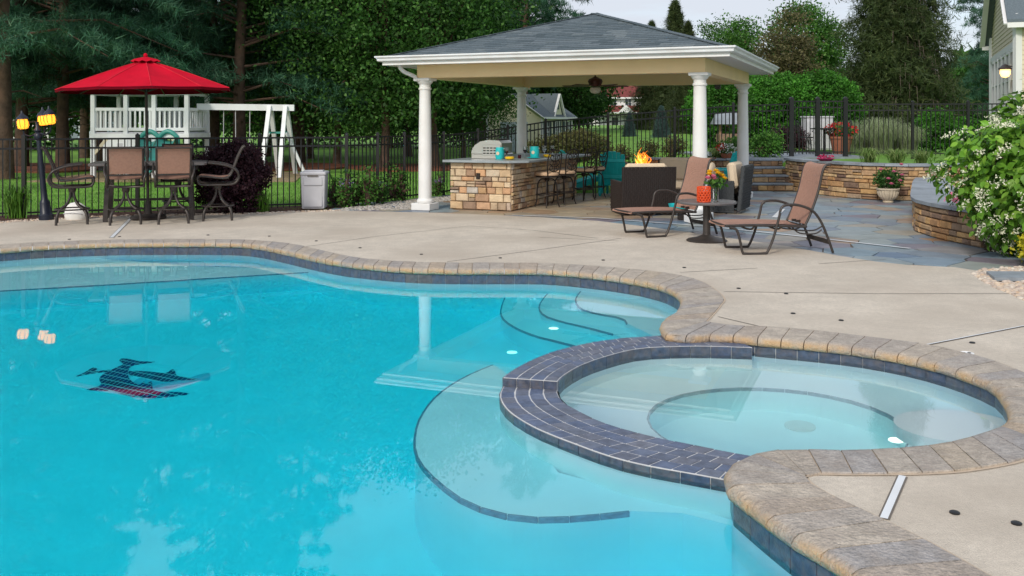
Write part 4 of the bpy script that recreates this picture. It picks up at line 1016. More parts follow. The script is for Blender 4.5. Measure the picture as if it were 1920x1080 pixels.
# ================================================================ wicker chairs
def wicker_chair(label, loc, rz, m, w=.95):
    s = thing('wicker_armchair', label, 'armchair', loc, rz, 'wicker armchairs round the fire pit')
    d = .85; H_ = .84
    def panel(name, a, b, hgt, th=.07, lean=0.0):      # woven panel: basket strands bulging in and out
        a, b = Vector(a), Vector(b); L = (b - a).length; t = (b - a) / L; nn = Vector((t.y, -t.x, 0)); q = MB()
        q.bar(a + Vector((0, 0, hgt / 2)) + nn * lean * .5, b + Vector((0, 0, hgt / 2)) + nn * lean * .5, th * .6, hgt - .02) if lean == 0 else q.add(
            [p + nn * (k + lean * z) + Vector((0, 0, z)) for z in (.05, hgt) for p, k in ((a, -th * .3), (b, -th * .3), (b, th * .3), (a, th * .3))], [(3, 2, 1, 0), (4, 5, 6, 7), (0, 1, 5, 4), (1, 2, 6, 5), (2, 3, 7, 6), (3, 0, 4, 7)])
        o = q.build(name, m, s); nv = int(L / .034); w2 = MB()
        for i in range(nv):
            x = (i + .5) * L / nv
            for sd in (1, -1):
                pts = [a + t * x + nn * (sd * (th * .33 + .007 * (1 if (k + i) % 2 else -1)) + lean * (.05 + (hgt - .06) * k / 16)) + Vector((0, 0, .05 + (hgt - .06) * k / 16)) for k in range(17)]
                w2.tube(pts, .0125, 5)
        stuff(w2.build('strands', m, o, 60))
        return o
    panel('back_panel', (-w / 2, -d / 2, 0), (w / 2, -d / 2, 0), H_, lean=.10)
    for sx in (-1, 1): panel('arm_panel', (sx * (w / 2 - .04), -d / 2 + .08, 0), (sx * (w / 2 - .04), d / 2, 0), .58)
    panel('front_panel', (-w / 2 + .08, d / 2 - .03, 0), (w / 2 - .08, d / 2 - .03, 0), .30)
    for sx in (-1, 1):
        for sy in (-1, 1): MB().box((sx * (w / 2 - .05), sy * (d / 2 - .06), .025), (.05, .05, .05)).build('foot', M['bronze'], s)
    MB().box((0, .05, .37), (w - .2, d - .2, .15)).build('seat_cushion', M['creamcush'], s, bevel=.035)
    MB().box((0, -d / 2 + .13, .66), (w - .22, .16, .46), rx=-.12).build('back_cushion', M['creamcush'], s, bevel=.045)
    return s
wicker_chair('dark brown wicker armchair seen from behind, left of the lounger', (2.30, 16.45, 0), .12, M['wicker'])
wc = wicker_chair('charcoal wicker armchair turned sideways behind the flower vase', (3.78, 16.9, 0), 1.15, M['wicker2'])
pl = MB().sphere((0, 0, 0), (.24, .09, .22), 16, 10).build('throw_pillow', M['creamcush'], None, 60, loc=(3.62, 16.95, .66)); pl.rotation_euler = (.2, .3, 1.2); tag(pl, 'cream throw pillow on the charcoal wicker armchair', 'pillow')
wicker_chair('dark wicker armchair with tan cushions facing the camera beyond the fire pit side', (3.25, 18.6, 0), 2.7, M['wicker'])

# ================================================================ adirondack chairs
def make_adirondack():
    s = thing('adirondack_chair', '', 'chair', (0, 0, 0), 0, 'teal adirondack chairs round the fire pit'); T = M['teal']
    def bp(x, z): return Vector((x, -.20 - (z - .25) * .42, z))
    n = 6
    for i in range(n):
        x = (-.5 + (i + .5) / n) * .56; top = .98 - .55 * x * x * 2.2
        MB().bar(bp(x * .85, .24), bp(x, top), .088, .022, up=(0, 1, 0)).build('back_slat', T, s, bevel=.004)
    for z in (.42, .78): MB().bar(bp(-.27, z) + Vector((0, -.02, 0)), bp(.27, z) + Vector((0, -.02, 0)), .022, .07).build('back_rail', T, s)
    for i in range(6):
        y = -.2 + i * .095; MB().box((0, y, .24 + (i * .095) * .28), (.52, .085, .022), rx=.27).build('seat_slat', T, s)
    for sx in (-1, 1):
        MB().bar((sx * .28, .36, .36), (sx * .28, -.52, .03), .026, .11).build('rear_leg', T, s)
        MB().box((sx * .31, .33, .27), (.03, .11, .54)).build('front_leg', T, s)
        MB().box((sx * .34, .02, .555), (.13, .76, .024)).build('armrest', T, s, bevel=.006)
        MB().bar((sx * .32, -.32, .0 + .02), (sx * .31, -.30, .54), .03, .09).build('arm_post', T, s)
    return s
ad = make_adirondack(); ad['label'] = 'teal adirondack chair seen from behind beside the last bar stool'
ad.location = (2.34, 20.6, -.004); ad.rotation_euler = (0, 0, -.35)
another(ad, 'teal adirondack chair seen from the side behind the bar stools', (1.62, 21.3, -.004), -1.35)
another(ad, 'teal adirondack chair mostly hidden behind the front white column', (4.72, 20.9, -.004), 1.9)

# ================================================================ fire pit
fpc = Vector((2.95, 21.2, 0)); fpit = thing('fire_pit', 'round stone fire pit with burning flames', 'fire pit', fpc)
MB().lathe([(.5, 0), (.5, .40), (.38, .40), (.38, .1), (0, .1)][::1], n=28).build('core', M['stonebed'], fpit)
stone_face(fpit, None, None, 2 * PI * .5, .40, 4, .14, .28, M['ledge'], depth=.04, key=60, curve=lambda s_: (Vector((.5 * math.cos(s_ / .5), .5 * math.sin(s_ / .5), 0)), Vector((math.cos(s_ / .5), math.sin(s_ / .5), 0))))
for k in range(12):
    a0, a1 = 2 * PI * k / 12 + .01, 2 * PI * (k + 1) / 12 - .01
    MB().prism([(r_ * math.cos(a), r_ * math.sin(a)) for r_, a in ((.36, a0), (.6, a0), (.6, (a0 + a1) / 2), (.6, a1), (.36, a1))], .402, .455).build('cap_stone', M['bluestone'], fpit)
for k in range(4):
    a = k * .8; MB().tube([(.25 * math.cos(a), .25 * math.sin(a), .34), (-.25 * math.cos(a), -.25 * math.sin(a), .42)], .05, 8).build('log', M['bark'], fpit)
M['flame'] = mat('flame', (1, .4, .05), .5, emit=(1.0, .20, .012), es=1.25); M['flame2'] = mat('flame_core', (1, .7, .2), .5, emit=(1.0, .52, .07), es=1.5)
rr = random.Random(9)
for k in range(26):
    a = rr.uniform(0, 2 * PI); r0 = rr.uniform(0, .24); hgt = rr.uniform(.28, .62) * (1.15 - r0 * 2); x, y = r0 * math.cos(a), r0 * math.sin(a); w_ = rr.uniform(.02, .042)
    sw_ = [(x + math.sin(j * 1.9 + k) * .03 * j / 2, y + math.cos(j * 1.4 + k) * .03 * j / 2, .40 + hgt * j / 5) for j in range(6)]
    MB().tube(catmull(sw_, 3), [max(.002, w_ * (1 - (j / 15)) ** .8 * (.6 + 1.4 * (j / 15) * (1 - j / 15) * 2)) for j in range(16)], 7).build('flame', M['flame2' if k % 3 == 0 else 'flame'], fpit, 80)
# ================================================================ bar-height dining set and umbrella
tbl = Vector((-6.02, 15.45, 0)); TB = thing('bar_height_table', 'rectangular bar-height patio table under the red umbrella', 'table', tbl, .3)
MB().prism([(-.86, -.5), (.86, -.5), (.9, -.46), (.9, .46), (.86, .5), (-.86, .5), (-.9, .46), (-.9, -.46)], .905, .95).build('table_top', MATS['grey_table_top'], TB, bevel=.008)
MB().box((0, 0, .86), (1.5, .7, .07)).build('apron', M['bronze'], TB)
for sx in (-1, 1):
    for sy in (-1, 1): MB().bar((sx * .62, sy * .3, .84), (sx * .66, sy * .34, .0), .07, .07).build('leg', M['bronze'], TB)
MB().box((0, .32, .3), (1.2, .04, .04)).build('stretcher', M['bronze'], TB)
um = thing('patio_umbrella', 'open red canvas market umbrella rising through the bar-height table', 'umbrella', tbl + Vector((-.03, -.02, 0)))
um.rotation_euler = (0, R(-1.0), 0)
MB().lathe([(.28, 0), (.29, .03), (.26, .06), (.06, .09), (.045, .30), (0, .30)], n=24).build('base', M['bronze'], um, 40)
MB().tube([(0, 0, .2), (0, 0, 2.66)], .024, 12).build('pole', M['bronze'], um, 50)
q = MB(); n = 11; secs = []
RT, TOP, RIM = 1.385, 2.62, 2.155
for k in range(n * 4):
    a = 2 * PI * k / (n * 4); ph = (k % 4) / 4; dip = -.03 * math.sin(PI * ph); row = []
    for j in range(9):
        t = j / 8; r_ = .06 + (RT - .06) * t * (1 - .035 * math.sin(PI * ph)); row.append(Vector((r_ * math.cos(a), r_ * math.sin(a), TOP - (TOP - RIM) * (t ** 1.12) + dip * math.sin(PI * t) * 1.3 + dip * .25 * t)))
    secs.append(row)
secs.append(secs[0]); q.grid([[s[j] for s in secs] for j in range(9)])
can = q.build('canopy', M['red'], um, 25)
q = MB(); q.grid([[s[j] * 1.0 + Vector((0, 0, -.012)) for s in secs] for j in range(9)]); q.build('lining', mat('dark_red_lining', (.16, .004, .012), .95, spec=.05), can, 25)  # added sheet below the single-layer canvas; dark red paints the underside's shade
q = MB(); q.strip([s[8] + Vector((0, 0, .002)) for s in secs], [s[8] * .995 + Vector((0, 0, -.03)) for s in secs]); q.build('valance', MATS['dark_red_lining'], can, 40)  # same canvas at the rim, its shade put into the colour
q = MB()
rows = []
for t, z in ((.03, 2.695), (.16, 2.66), (.21, 2.625)): rows.append([Vector((t * math.cos(2 * PI * k / 22) * (1 + .12 * (k % 2)), t * math.sin(2 * PI * k / 22) * (1 + .12 * (k % 2)), z - (.02 if k % 2 == 0 and t > .1 else 0))) for k in range(23)])
q.grid(rows); q.build('vent_flap', M['red'], can, 60)
MB().sphere((0, 0, 2.72), (.035, .035, .04), 10, 8).build('finial', M['red'], um, 60)
for k in range(n):
    MB().tube([p + Vector((0, 0, .004)) for p in secs[k * 4]], .006, 5).build('seam', mat('red_seam', (.62, .03, .05), .9, spec=.1) if 'red_seam' not in MATS else MATS['red_seam'], can)
    a = 2 * PI * k / n; rb = MB().bar((.03 * math.cos(a), .03 * math.sin(a), 2.57), (1.34 * math.cos(a), 1.34 * math.sin(a), 2.115), .014, .018).build('rib', M['bronze'], um)
    MB().bar((.03 * math.cos(a), .03 * math.sin(a), 2.12), (.7 * math.cos(a), .7 * math.sin(a), 2.32), .01, .014).build('strut', M['bronze'], rb)
MB().lathe([(0, 1.02), (.032, 1.02), (.036, 1.06), (.036, 1.14), (.03, 1.18), (0, 1.18)], n=12).build('crank_housing', M['bronze'], um, 40)
def make_swivel():
    s = thing('swivel_bar_chair', '', 'bar chair', (0, 0, 0), 0, 'sling chairs round the bar-height table'); B_ = M['bronze']     # faces +y
    for k in range(4):
        a = PI / 4 + k * PI / 2; c, d = math.cos(a), math.sin(a)
        MB().tube(catmull([(c * .03, d * .03, .53), (c * .045, d * .045, .42), (c * .12, d * .12, .30), (c * .24, d * .24, .225), (c * .30, d * .30, .14), (c * .315, d * .315, .0)], 4), .02, 8).build('leg', B_, s, 60)
    MB().tube([(.25 * math.cos(a), .25 * math.sin(a), .235) for a in [2 * PI * i / 28 for i in range(28)]], .017, 8, True, .7).build('foot_ring', B_, s, 60)
    MB().lathe([(.05, .5), (.06, .54), (.06, .57), (.1, .585), (0, .585)], n=14).build('swivel', B_, s, 40)
    W = .27
    for sg in (-1, 1):
        y = sg * W     # side loop: seat rail, front bend, spring base, arm
        loop = [(-.17, .70), (-.05, .70), (.15, .725), (.27, .735), (.315, .70), (.29, .62), (.22, .595), (0, .59), (-.2, .595), (-.29, .63), (-.33, .72), (-.29, .82), (-.2, .88), (-.05, .925), (.15, .95)]
        MB().tube(catmull([(sg * (W + (.03 if z > .8 else .0)), yy, z) for yy, z in loop], 4), .0175, 8).build('arm_frame', B_, s, 60)
        MB().tube(catmull([(sg * W * .93, -.1, .70), (sg * W * .93, -.19, .735), (sg * W * .93, -.25, .86), (sg * W * .93, -.32, 1.05), (sg * W * .93, -.39, 1.19), (sg * W * .93, -.43, 1.215)], 4), .018, 8).build('back_rail', B_, s, 60)
    for yy, z in ((.22, .595), (-.22, .595)): MB().tube(catmull([(-W, yy, z), (-.1, yy * .6, z - .01), (.1, yy * .6, z - .01), (W, yy, z)], 4), .014, 6).build('base_brace', B_, s, 60)
    for yy, z in ((-.22, .78), (-.425, 1.21)): MB().tube([(-W * .93, yy, z), (W * .93, yy, z)], .014, 8).build('back_bar', B_, s)
    q = MB(); path = [(-.225, .80), (-.27, .92), (-.325, 1.06), (-.38, 1.175), (-.42, 1.212)]
    q.grid([[Vector((W * .92 * (j / 6 * 2 - 1), y_, z_ - .0)) + Vector((0, -.014 * (1 - (j / 3 - 1) ** 2), 0)) for j in range(7)] for y_, z_ in path])
    q.grid([[Vector((W * .92 * (j / 6 * 2 - 1), y_ - .008, z_)) + Vector((0, -.014 * (1 - (j / 3 - 1) ** 2), 0)) for j in range(7)] for y_, z_ in path]).build('back_sling', M['sling'], s, 60)
    q = MB(); q.grid([[Vector((W * .95 * (j / 6 * 2 - 1), y_, z_ - .012 * (1 - (j / 3 - 1) ** 2))) for j in range(7)] for y_, z_ in [(-.2, .725), (-.05, .712), (.12, .735), (.26, .752), (.30, .735)]]).build('seat_sling', M['sling'], s, 60)
    return s
sc_ = make_swivel()
for i, (x, y, a, lab) in enumerate([(-6.13, 14.72, .38, 'brown sling swivel bar chair, left one of the two backs facing the camera'), (-5.42, 14.85, .36, 'brown sling swivel bar chair, right one of the two backs facing the camera'),
        (-6.98, 14.72, -1.15, 'sling swivel bar chair in profile at the left end of table by lamp post'), (-4.86, 15.32, 1.87, 'sling swivel bar chair in profile at the right end beside purple shrub'),
        (-5.85, 16.25, 3.5, 'sling swivel bar chair across the table, mostly hidden behind the front chairs')]):
    if i: another(sc_, lab, (x, y, 0), a)
    else: sc_.location = (x, y, 0); sc_.rotation_euler = (0, 0, a); sc_['label'] = lab
rj = thing('drink_jar', 'small jar with bright red lid on the bar-height table', 'jar', tbl + Vector((.28, .2, .951)))
MB().lathe([(0, 0), (.05, 0), (.055, .05), (.045, .08), (0, .08)], n=14).build('jar', M['clear'], rj, 40); MB().lathe([(.058, .08), (.06, .13), (.05, .14), (0, .14)], n=14).build('lid', mat('red_plastic', (.7, .02, .015), .4), rj, 40)
# lamp post
lp = thing('lamp_post', 'dark fluted lamp post with three lit amber lanterns by the fence', 'street lamp', at(87, 412)); lp.rotation_euler = (0, R(-5.5), 0)
MB().lathe([(.115, 0), (.115, .08), (.088, .11), (.08, .28), (.07, .31), (.052, .34), (.048, .5), (.036, 1.45), (.055, 1.47), (.055, 1.50), (.03, 1.53), (.03, 1.62), (0, 1.62)], n=16).build('post', M['navy'], lp, 40)
M['amber'] = mat('lit_amber_glass', (.8, .40, .05), .25, emit=(1.0, .46, .05), es=1.05, trans=.5); M['bulb'] = mat('lamp_bulb', (1, .9, .7), .3, emit=(1, .74, .34), es=9)
for k, (dx, dy, dz) in enumerate(((-.235, 0, 0), (.03, .16, .035), (.235, -.04, .03))):
    arm = MB().tube(catmull([(0, 0, 1.46), (dx * .5, dy * .5, 1.40), (dx * .95, dy * .95, 1.44), (dx, dy, 1.52 + dz)], 4), .013, 6).build('arm', M['navy'], lp, 60)
    o = Vector((dx, dy, 1.52 + dz)); h = MB().lathe([(.03, 0), (.075, .02), (.092, .07), (.09, .13), (.075, .165)], o, 14).build('lantern_glass', M['amber'], lp, 40)
    MB().lathe([(0, .17), (.10, .165), (.085, .20), (.04, .24), (.02, .27), (.012, .31), (0, .315)], o, 14).build('lantern_cap', M['navy'], h, 40)
    MB().lathe([(0, -.03), (.03, -.02), (.05, .002), (.03, .012), (0, .012)], o, 12).build('lantern_base', M['navy'], h, 40)
    for j in range(8):
        a = 2 * PI * j / 8; MB().tube([o + Vector((r_ * math.cos(a), r_ * math.sin(a), z)) for r_, z in ((.06, .012), (.096, .07), (.094, .13), (.08, .168))], .005, 4).build('lantern_rib', M['navy'], h)
    MB().sphere(o + Vector((0, 0, .09)), .035, 10, 8).build('bulb', M['bulb'], h, 60)
MB().sphere((0, -.0, 1.38), (.07, .07, .08), 10, 8).build('scroll_knot', M['navy'], lp, 60)
# pool chemical bag and pail behind the left chair
bg = thing('salt_bag', 'slumped white plastic bag standing behind the left profile chair', 'bag', at(142, 411))
q = MB(); rows = []
for z, r_ in ((0, .17), (.06, .20), (.14, .185), (.22, .14), (.27, .08), (.285, .01)): rows.append([Vector((r_ * (1 + .12 * math.sin(3 * a + z * 9)) * math.cos(a), r_ * .7 * (1 + .1 * math.cos(2 * a)) * math.sin(a), z)) for a in [2 * PI * i / 14 for i in range(15)]])
q.grid(rows); q.build('bag', M['white'], bg, 60); MB().tube([(-.16, -.10, .10), (0, -.15, .12), (.16, -.10, .10)], .006, 5).build('seam', M['resin'], bg)
# resin bin
bn = thing('waste_bin', 'light grey resin deck bin with hinged lid by the fence', 'bin', at(590, 390), .06)
MB().add([(sx * w, sy * d, z) for z, w, d in ((0, .205, .2), (.62, .225, .22)) for sx, sy in ((-1, -1), (1, -1), (1, 1), (-1, 1))], [(3, 2, 1, 0), (4, 5, 6, 7), (0, 1, 5, 4), (1, 2, 6, 5), (2, 3, 7, 6), (3, 0, 4, 7)]).build('body', M['resin'], bn, bevel=.012)
MB().box((0, 0, .655), (.48, .47, .07)).build('lid', M['resin'], bn, bevel=.02); MB().box((0, -.06, .70), (.36, .22, .03)).build('lid_handle', M['resin'], bn, bevel=.01)
for z0, z1 in ((.04, .40), (.44, .59)): MB().box((0, -.213 - .01 * (z0 > .3), (z0 + z1) / 2), (.34, .014, z1 - z0), rx=-.03).build('front_panel', M['resin'], bn, bevel=.005)
MB().box((0, -.24, .615), (.2, .012, .02)).build('grip_slot', M['joint'], bn)

# ================================================================ swing set and play tower
PY = 28.2
def pp(px, py): z = CAM_H + (HORIZON - py) / FPX * PY; return dist(px, PY, z)
ps = thing('play_set', 'white vinyl play tower with green slides and swing beam beyond the fence', 'play set', dist(285, PY, -.06))
po = ps.location; Wt = dist(372, PY).x - dist(202, PY).x; hx = Wt / 2; hy = .9; FLR, RLT, RFT = 1.32, 2.05, 2.56
V_ = M['vinyl']
for x in (-hx, -hx * .3, hx * .3, hx):
    for y in (-hy, hy): MB().box((x, y, RFT / 2), (.12, .12, RFT)).build('post', V_, ps)
MB().box((0, 0, FLR - .05), (Wt + .16, 2 * hy + .16, .14)).build('deck_frame', V_, ps); MB().box((0, 0, FLR + .04), (Wt, 2 * hy, .03)).build('deck_floor', M['resin'], ps)
for y in (-hy, hy):
    for z in (FLR + .14, RLT, RFT - .05): MB().box((0, y + .003, z), (Wt - .13, .07, .09)).build('rail', V_, ps)
    nb = 19
    for k in range(nb): MB().box((-hx + (k + .5) * Wt / nb, y, (FLR + RLT) / 2 + .07), (.055, .03, RLT - FLR - .14)).build('baluster', V_, ps)
for x in (-hx, hx):
    for z in (FLR + .14, RLT, RFT - .05): MB().box((x, 0, z), (.07, 2 * hy - .13, .09)).build('rail', V_, ps)
    for k in range(9): MB().box((x, -hy + (k + .7) * 2 * hy / 9.6, (FLR + RLT) / 2 + .07), (.03, .05, RLT - FLR - .14)).build('baluster', V_, ps)
MB().add([(-hx - .2, -hy - .2, RFT), (hx + .2, -hy - .2, RFT), (hx + .2, hy + .2, RFT), (-hx - .2, hy + .2, RFT), (-hx + .5, 0, RFT + .22), (hx - .5, 0, RFT + .22)], [(0, 1, 5, 4), (1, 2, 5), (2, 3, 4, 5), (3, 0, 4), (3, 2, 1, 0)]).build('tower_roof', M['slide'], ps)
MB().box((-hx * .42, -hy - .015, .85), (1.0, .05, .75)).build('lower_panel', V_, ps); MB().box((-hx * .42, -hy - .045, .95), (.16, .01, .2)).build('sign_plate', M['resin'], ps)
for sx in (-1, 1): MB().bar((sx * hx, -hy - .02, .7), (sx * (hx - .45), -hy - .02, FLR - .1), .05, .09).build('knee_brace', M['siding'], ps)
SLZ = .34
for k, dx in enumerate((.32, .86)):      # two slides
    path = [(dx, -hy + .2, FLR - .2), (dx, -hy - .2, FLR - .26), (dx + .1, -hy - .7, FLR - .45), (dx + .2, -hy - 1.5, .55), (dx + .25, -hy - 2.1, .32), (dx + .25, -hy - 2.5, .28)]
    q = MB(); C = catmull(path, 4); q.grid([[p + Vector((.26 * c, 0, .17 * abs(c) ** 3)) for c in (-1, -.8, -.4, 0, .4, .8, 1)] for p in C]); q.build('slide', M['slide'], ps, 60)
    MB().tube(catmull([(dx - .27, -hy - .05, FLR - SLZ), (dx - .25, -hy - .1, FLR - .08), (dx, -hy - .1, FLR + .08), (dx + .25, -hy - .1, FLR - .08), (dx + .27, -hy - .05, FLR - SLZ)], 5), .07, 8).build('slide_hood', M['slide'], ps, 60)
bl = pp(372, 200) - po; br = pp(549, 202) - po
MB().bar(Vector((hx, 0, bl.z)), Vector((br.x, .2, br.z)), .14, .19).build('swing_beam', V_, ps)
ax_ = pp(519, 205).x - po.x; fz = .0
for dx, fx in ((-.22, -.33), (.22, .30)):
    pass
for sx, sy in ((-.27, -.95), (.27, -.95), (-.27, 1.15), (.27, 1.15)):
    MB().bar((ax_ + sx * .9, .15 + (.06 if sy > 0 else -.06), br.z + .05), (ax_ + sx + .0, .15 + sy, 0), .12, .12).build('frame_leg', V_, ps)
for sx in (-.32, .32):
    MB().bar((ax_ + sx * .85, .1, 1.35), (ax_ + sx * 2.7, .1, .02), .09, .09).build('angle_leg', V_, ps)
MB().box((ax_, .1, 1.35), (.6, .05, .06)).build('cross_tie', M['slide'], ps)
for cx in (hx + .55, hx + 1.35):
    for dx in (-.22, .22): MB().tube([(cx + dx, .1, br.z - .08), (cx + dx * .95, .1, .5)], .012, 5).build('chain', M['resin'], ps)
    q = MB(); q.grid([[Vector((cx + .22 * t, .1 + y, .5 - .09 * (1 - t * t))) for t in (-1, -.6, -.2, .2, .6, 1)] for y in (-.08, .08)]); q.build('swing_seat', M['slide'], ps)
structure(MB().prism([(dist(180, 30).x, 25.6), (dist(560, 26).x, 25.6), (dist(565, 30).x, 30.5), (dist(175, 30).x, 30.5)], -.1, -.025).build('play_bed', mat('wood_chips', (.30, .22, .13), .95, .3, 12, .6, 40)))
# beds along the fence
bed('mulch_bed', [(p.x, p.y) for p in (at(-320, 437), at(0, 418.3), at(100, 411.8), at(240, 405.8), at(480, 401.3), at(640, 395.3), at(700, 394))] + [(-2.6, 18.1), (-3.2, 18.4), (-8, 16.4), (-11.5, 15.3)], M['mulch'])
def pebbles(name, pts, n, rmin, rmax, m, z=0.0, seed=1):
    g = random.Random(seed); q = MB(); xs_ = [p[0] for p in pts]; ys_ = [p[1] for p in pts]; k = 0
    while k < n:
        x, y = g.uniform(min(xs_), max(xs_)), g.uniform(min(ys_), max(ys_))
        if not inside((x, y), pts): continue
        r_ = g.uniform(rmin, rmax); a = g.uniform(0, PI); b = MB().sphere((0, 0, 0), (r_ * g.uniform(.8, 1.4), r_ * g.uniform(.7, 1), r_ * g.uniform(.5, .75)), 6, 4)
        c, s_ = math.cos(a), math.sin(a); q.add([(x + c * v[0] - s_ * v[1], y + s_ * v[0] + c * v[1], z + r_ * .3 + v[2]) for v in b.v], b.f); k += 1
    return stuff(q.build(name, m, None, 80))
pebbles('gravel_strip', [(p.x, p.y) for p in (at(640, 395), at(700, 393.5), at(790, 391), at(800, 380), at(860, 374), at(850, 368), at(780, 372), at(700, 384), at(640, 390))], 900, .02, .045, M['greypebble'], -.02)
pebbles('gravel_edge', [(p.x, p.y) for p in (at(-60, 421), at(0, 418), at(100, 411.5), at(240, 405.5), at(480, 401), at(640, 395), at(640, 393), at(480, 398.5), at(240, 403), at(100, 409), at(0, 415), at(-60, 418))], 900, .015, .035, M['pebble'], -.015, 2)
PB = [(p.x, p.y) for p in (at(1822, 513), at(1845, 529), at(1880, 546), at(1920, 562), at(1990, 590))] + [(6.5, 8.2), (6.5, 9.8), (5.6, 10.3), (5.1, 10.1)]
bed('shrub_bed', [(4.9, 10.2), (4.85, 9.7), *PB[1:5], (9, 6.7), (12, 12), (12, 18.7), (8.7, 18.8), (6.3, 14.0), (6.1, 12.2), (5.6, 10.6)], M['mulch'], -.02)
pebbles('river_pebbles', PB, 2600, .018, .042, M['pebble'], -.015, 3)
sl = at(1888, 522); tag(MB().prism([(-.22, -.18), (.6, -.25), (.62, .2), (-.1, .22)], 0, .035).build('stepping_stone', M['bluestone'], None, loc=sl + Vector((0, 0, .005))), 'flat grey stepping stone lying in the river pebbles', 'stone')
# ================================================================ trees
def join_np(parts):
    V = []; F = []; k = 0
    for v, f in parts: V.append(v); F.append(f + k); k += len(v)
    return np.concatenate(V), np.concatenate(F)
def pine_crown(seed, H_, base, spread, nb=165, dens=18, blade=.26):
    g = np.random.default_rng(seed); pts = []; limbs = []
    for i in range(nb):
        t = (i + g.random()) / nb; t = t ** 1.15; h = base + (H_ - base) * t; L = spread * (1 - t) ** .6 * g.uniform(.55, 1.1) + .4; a = g.uniform(0, 2 * PI)
        sl = g.uniform(-.22, .02) + .45 * t; d = np.array([math.cos(a), math.sin(a), 0]); sd = np.array([-d[1], d[0], 0])
        n = int(L * dens); s = g.uniform(.22, 1, n) ** .75; z = h + s * L * sl + .12 * L * np.sin(s * 3)
        lat = g.normal(0, .16, n) * (1.1 - .5 * s) * L * .55
        pts.append(np.stack([d[0] * s * L + sd[0] * lat, d[1] * s * L + sd[1] * lat, z + g.normal(0, .07, n) - np.abs(lat) * .12], 1))
        limbs.append([(0, 0, h - .1), (d[0] * L * .5, d[1] * L * .5, h + L * .5 * sl + .1 * L), (d[0] * L * .9, d[1] * L * .9, h + L * .9 * sl)])
    C = np.concatenate(pts); k = 11; n = len(C)
    B = np.repeat(C, k, 0) + g.normal(0, .05, (n * k, 3)); V, F = leaf_cloud(len(B), lambda m, gg: B, blade, seed + 1, 'needle')
    return V, F, limbs
def trunk_mesh(H_, r0, seed, limbs=(), bare=(), lean=.02):
    rr = random.Random(seed); q = MB(); n = 9
    P_ = [Vector((math.sin(i * 1.3 + seed) * lean * i, math.cos(i * 1.7 + seed) * lean * i, -.25 + (H_ + .25) * i / n)) for i in range(n + 1)]
    q.tube(P_, [r0 * (1.25 if i == 0 else 1) * (1 - .85 * i / n) for i in range(n + 1)], 10)
    for l in limbs: q.tube(l, [.05, .03, .008], 5)
    for k in range(6 if bare else 0):
        a = rr.uniform(0, 2 * PI); z = rr.uniform(*bare); L = rr.uniform(.5, 1.6); q.tube([(0, 0, z), (math.cos(a) * L * .5, math.sin(a) * L * .5, z + .08), (math.cos(a) * L, math.sin(a) * L, z - .1)], [.035, .025, .008], 5)
    return q.mesh('trunk', 60)
def make_pine(seed, H_, base, spread, r0, m='pine'):
    V, F, limbs = pine_crown(seed, H_, base, spread); me = np_mesh('crown', V, F); tr = trunk_mesh(H_, r0, seed, limbs[::2], (1.2, base + 1))
    me.materials.append(M[m]); tr.materials.append(M['bark']); return tr, me
def make_broad(seed, H_, cz, rad, clumps, leaves, size, m, r0=.16, sig=.42, lobk=1.0, shell=.12):
    g = np.random.default_rng(seed); d = g.normal(size=(clumps, 3)); d /= np.linalg.norm(d, axis=1)[:, None]
    lob = 1 + lobk * (.16 * np.sin(d[:, 0] * 4 + seed) + .14 * np.sin(d[:, 2] * 5 + d[:, 1] * 3 + seed * 2))
    C = d * np.array(rad) * (g.uniform(shell, 1, clumps) ** .42 * lob)[:, None] + np.array([0, 0, cz])
    pts = np.repeat(C, leaves, 0) + g.normal(0, sig, (clumps * leaves, 3)) * np.array([1, 1, .6])
    V, F = leaf_cloud(len(pts), lambda n, gg: pts, size, seed + 3, 'leaf', up=.5); me = np_mesh('crown', V, F); me.materials.append(M[m])
    limbs = [[(0, 0, cz - rad[2] * .6), tuple(c * .5 + np.array([0, 0, (cz - rad[2] * .3) * .5])), tuple(c)] for c in C[::max(1, clumps // 18)]]
    tr = trunk_mesh(cz, r0, seed, limbs); tr.materials.append(M['bark']); return tr, me
def make_cone(seed, H_, base, r0, n, size, m, layers=26, tr0=.13, ragged=.25):
    g = np.random.default_rng(seed); t = g.uniform(0, 1, n) ** 1.35; lay = np.floor(t * layers) / layers
    a = g.uniform(0, 2 * PI, n); lobe = 1 + ragged * np.sin(a * 3 + lay * 40) + ragged * .7 * np.sin(a * 7 + lay * 91 + seed)
    frac = (t - lay) * layers; R_ = r0 * (1 - t) ** .8 * lobe * (1.08 - .35 * frac) + .06; rr = R_ * g.uniform(.25, 1, n) ** .45
    pts = np.stack([rr * np.cos(a), rr * np.sin(a), base + (H_ - base) * t - rr * .14], 1)
    k = 5; B = np.repeat(pts, k, 0) + g.normal(0, size * .3, (n * k, 3)); V, F = leaf_cloud(n * k, lambda m_, gg: B, size * 1.5, seed + 5, 'needle')
    n2 = n // 4; inner = pts[:n2] * np.array([.62, .62, .97]); V, F = join_np([(V, F), leaf_cloud(n2, lambda m_, gg: inner, size * 1.9, seed + 6, 'leaf', up=.2)])
    me = np_mesh('crown', V, F); me.materials.append(M[m])
    tr = trunk_mesh(H_ * .92, tr0, seed); tr.materials.append(M['bark']); return tr, me
def place(name, proto, label, loc, rz=0.0, s=1.0, group=None, cat='tree'):
    t = thing(name, label, cat, loc, rz, group); t.scale = (s,) * 3 if not isinstance(s, tuple) else s
    link('trunk', proto[0], None, t); link('crown', proto[1], None, t); return t
def gl(px, Y): p = dist(px, Y); return Vector((p.x, p.y, terrain(p.x, p.y) - .02))
PN = [make_pine(101, 18, 2.4, 4.4, .24), make_pine(202, 17, 3.0, 4.2, .21), make_pine(303, 19, 3.6, 4.8, .26)]
PG = 'tall pines beyond the left fence'
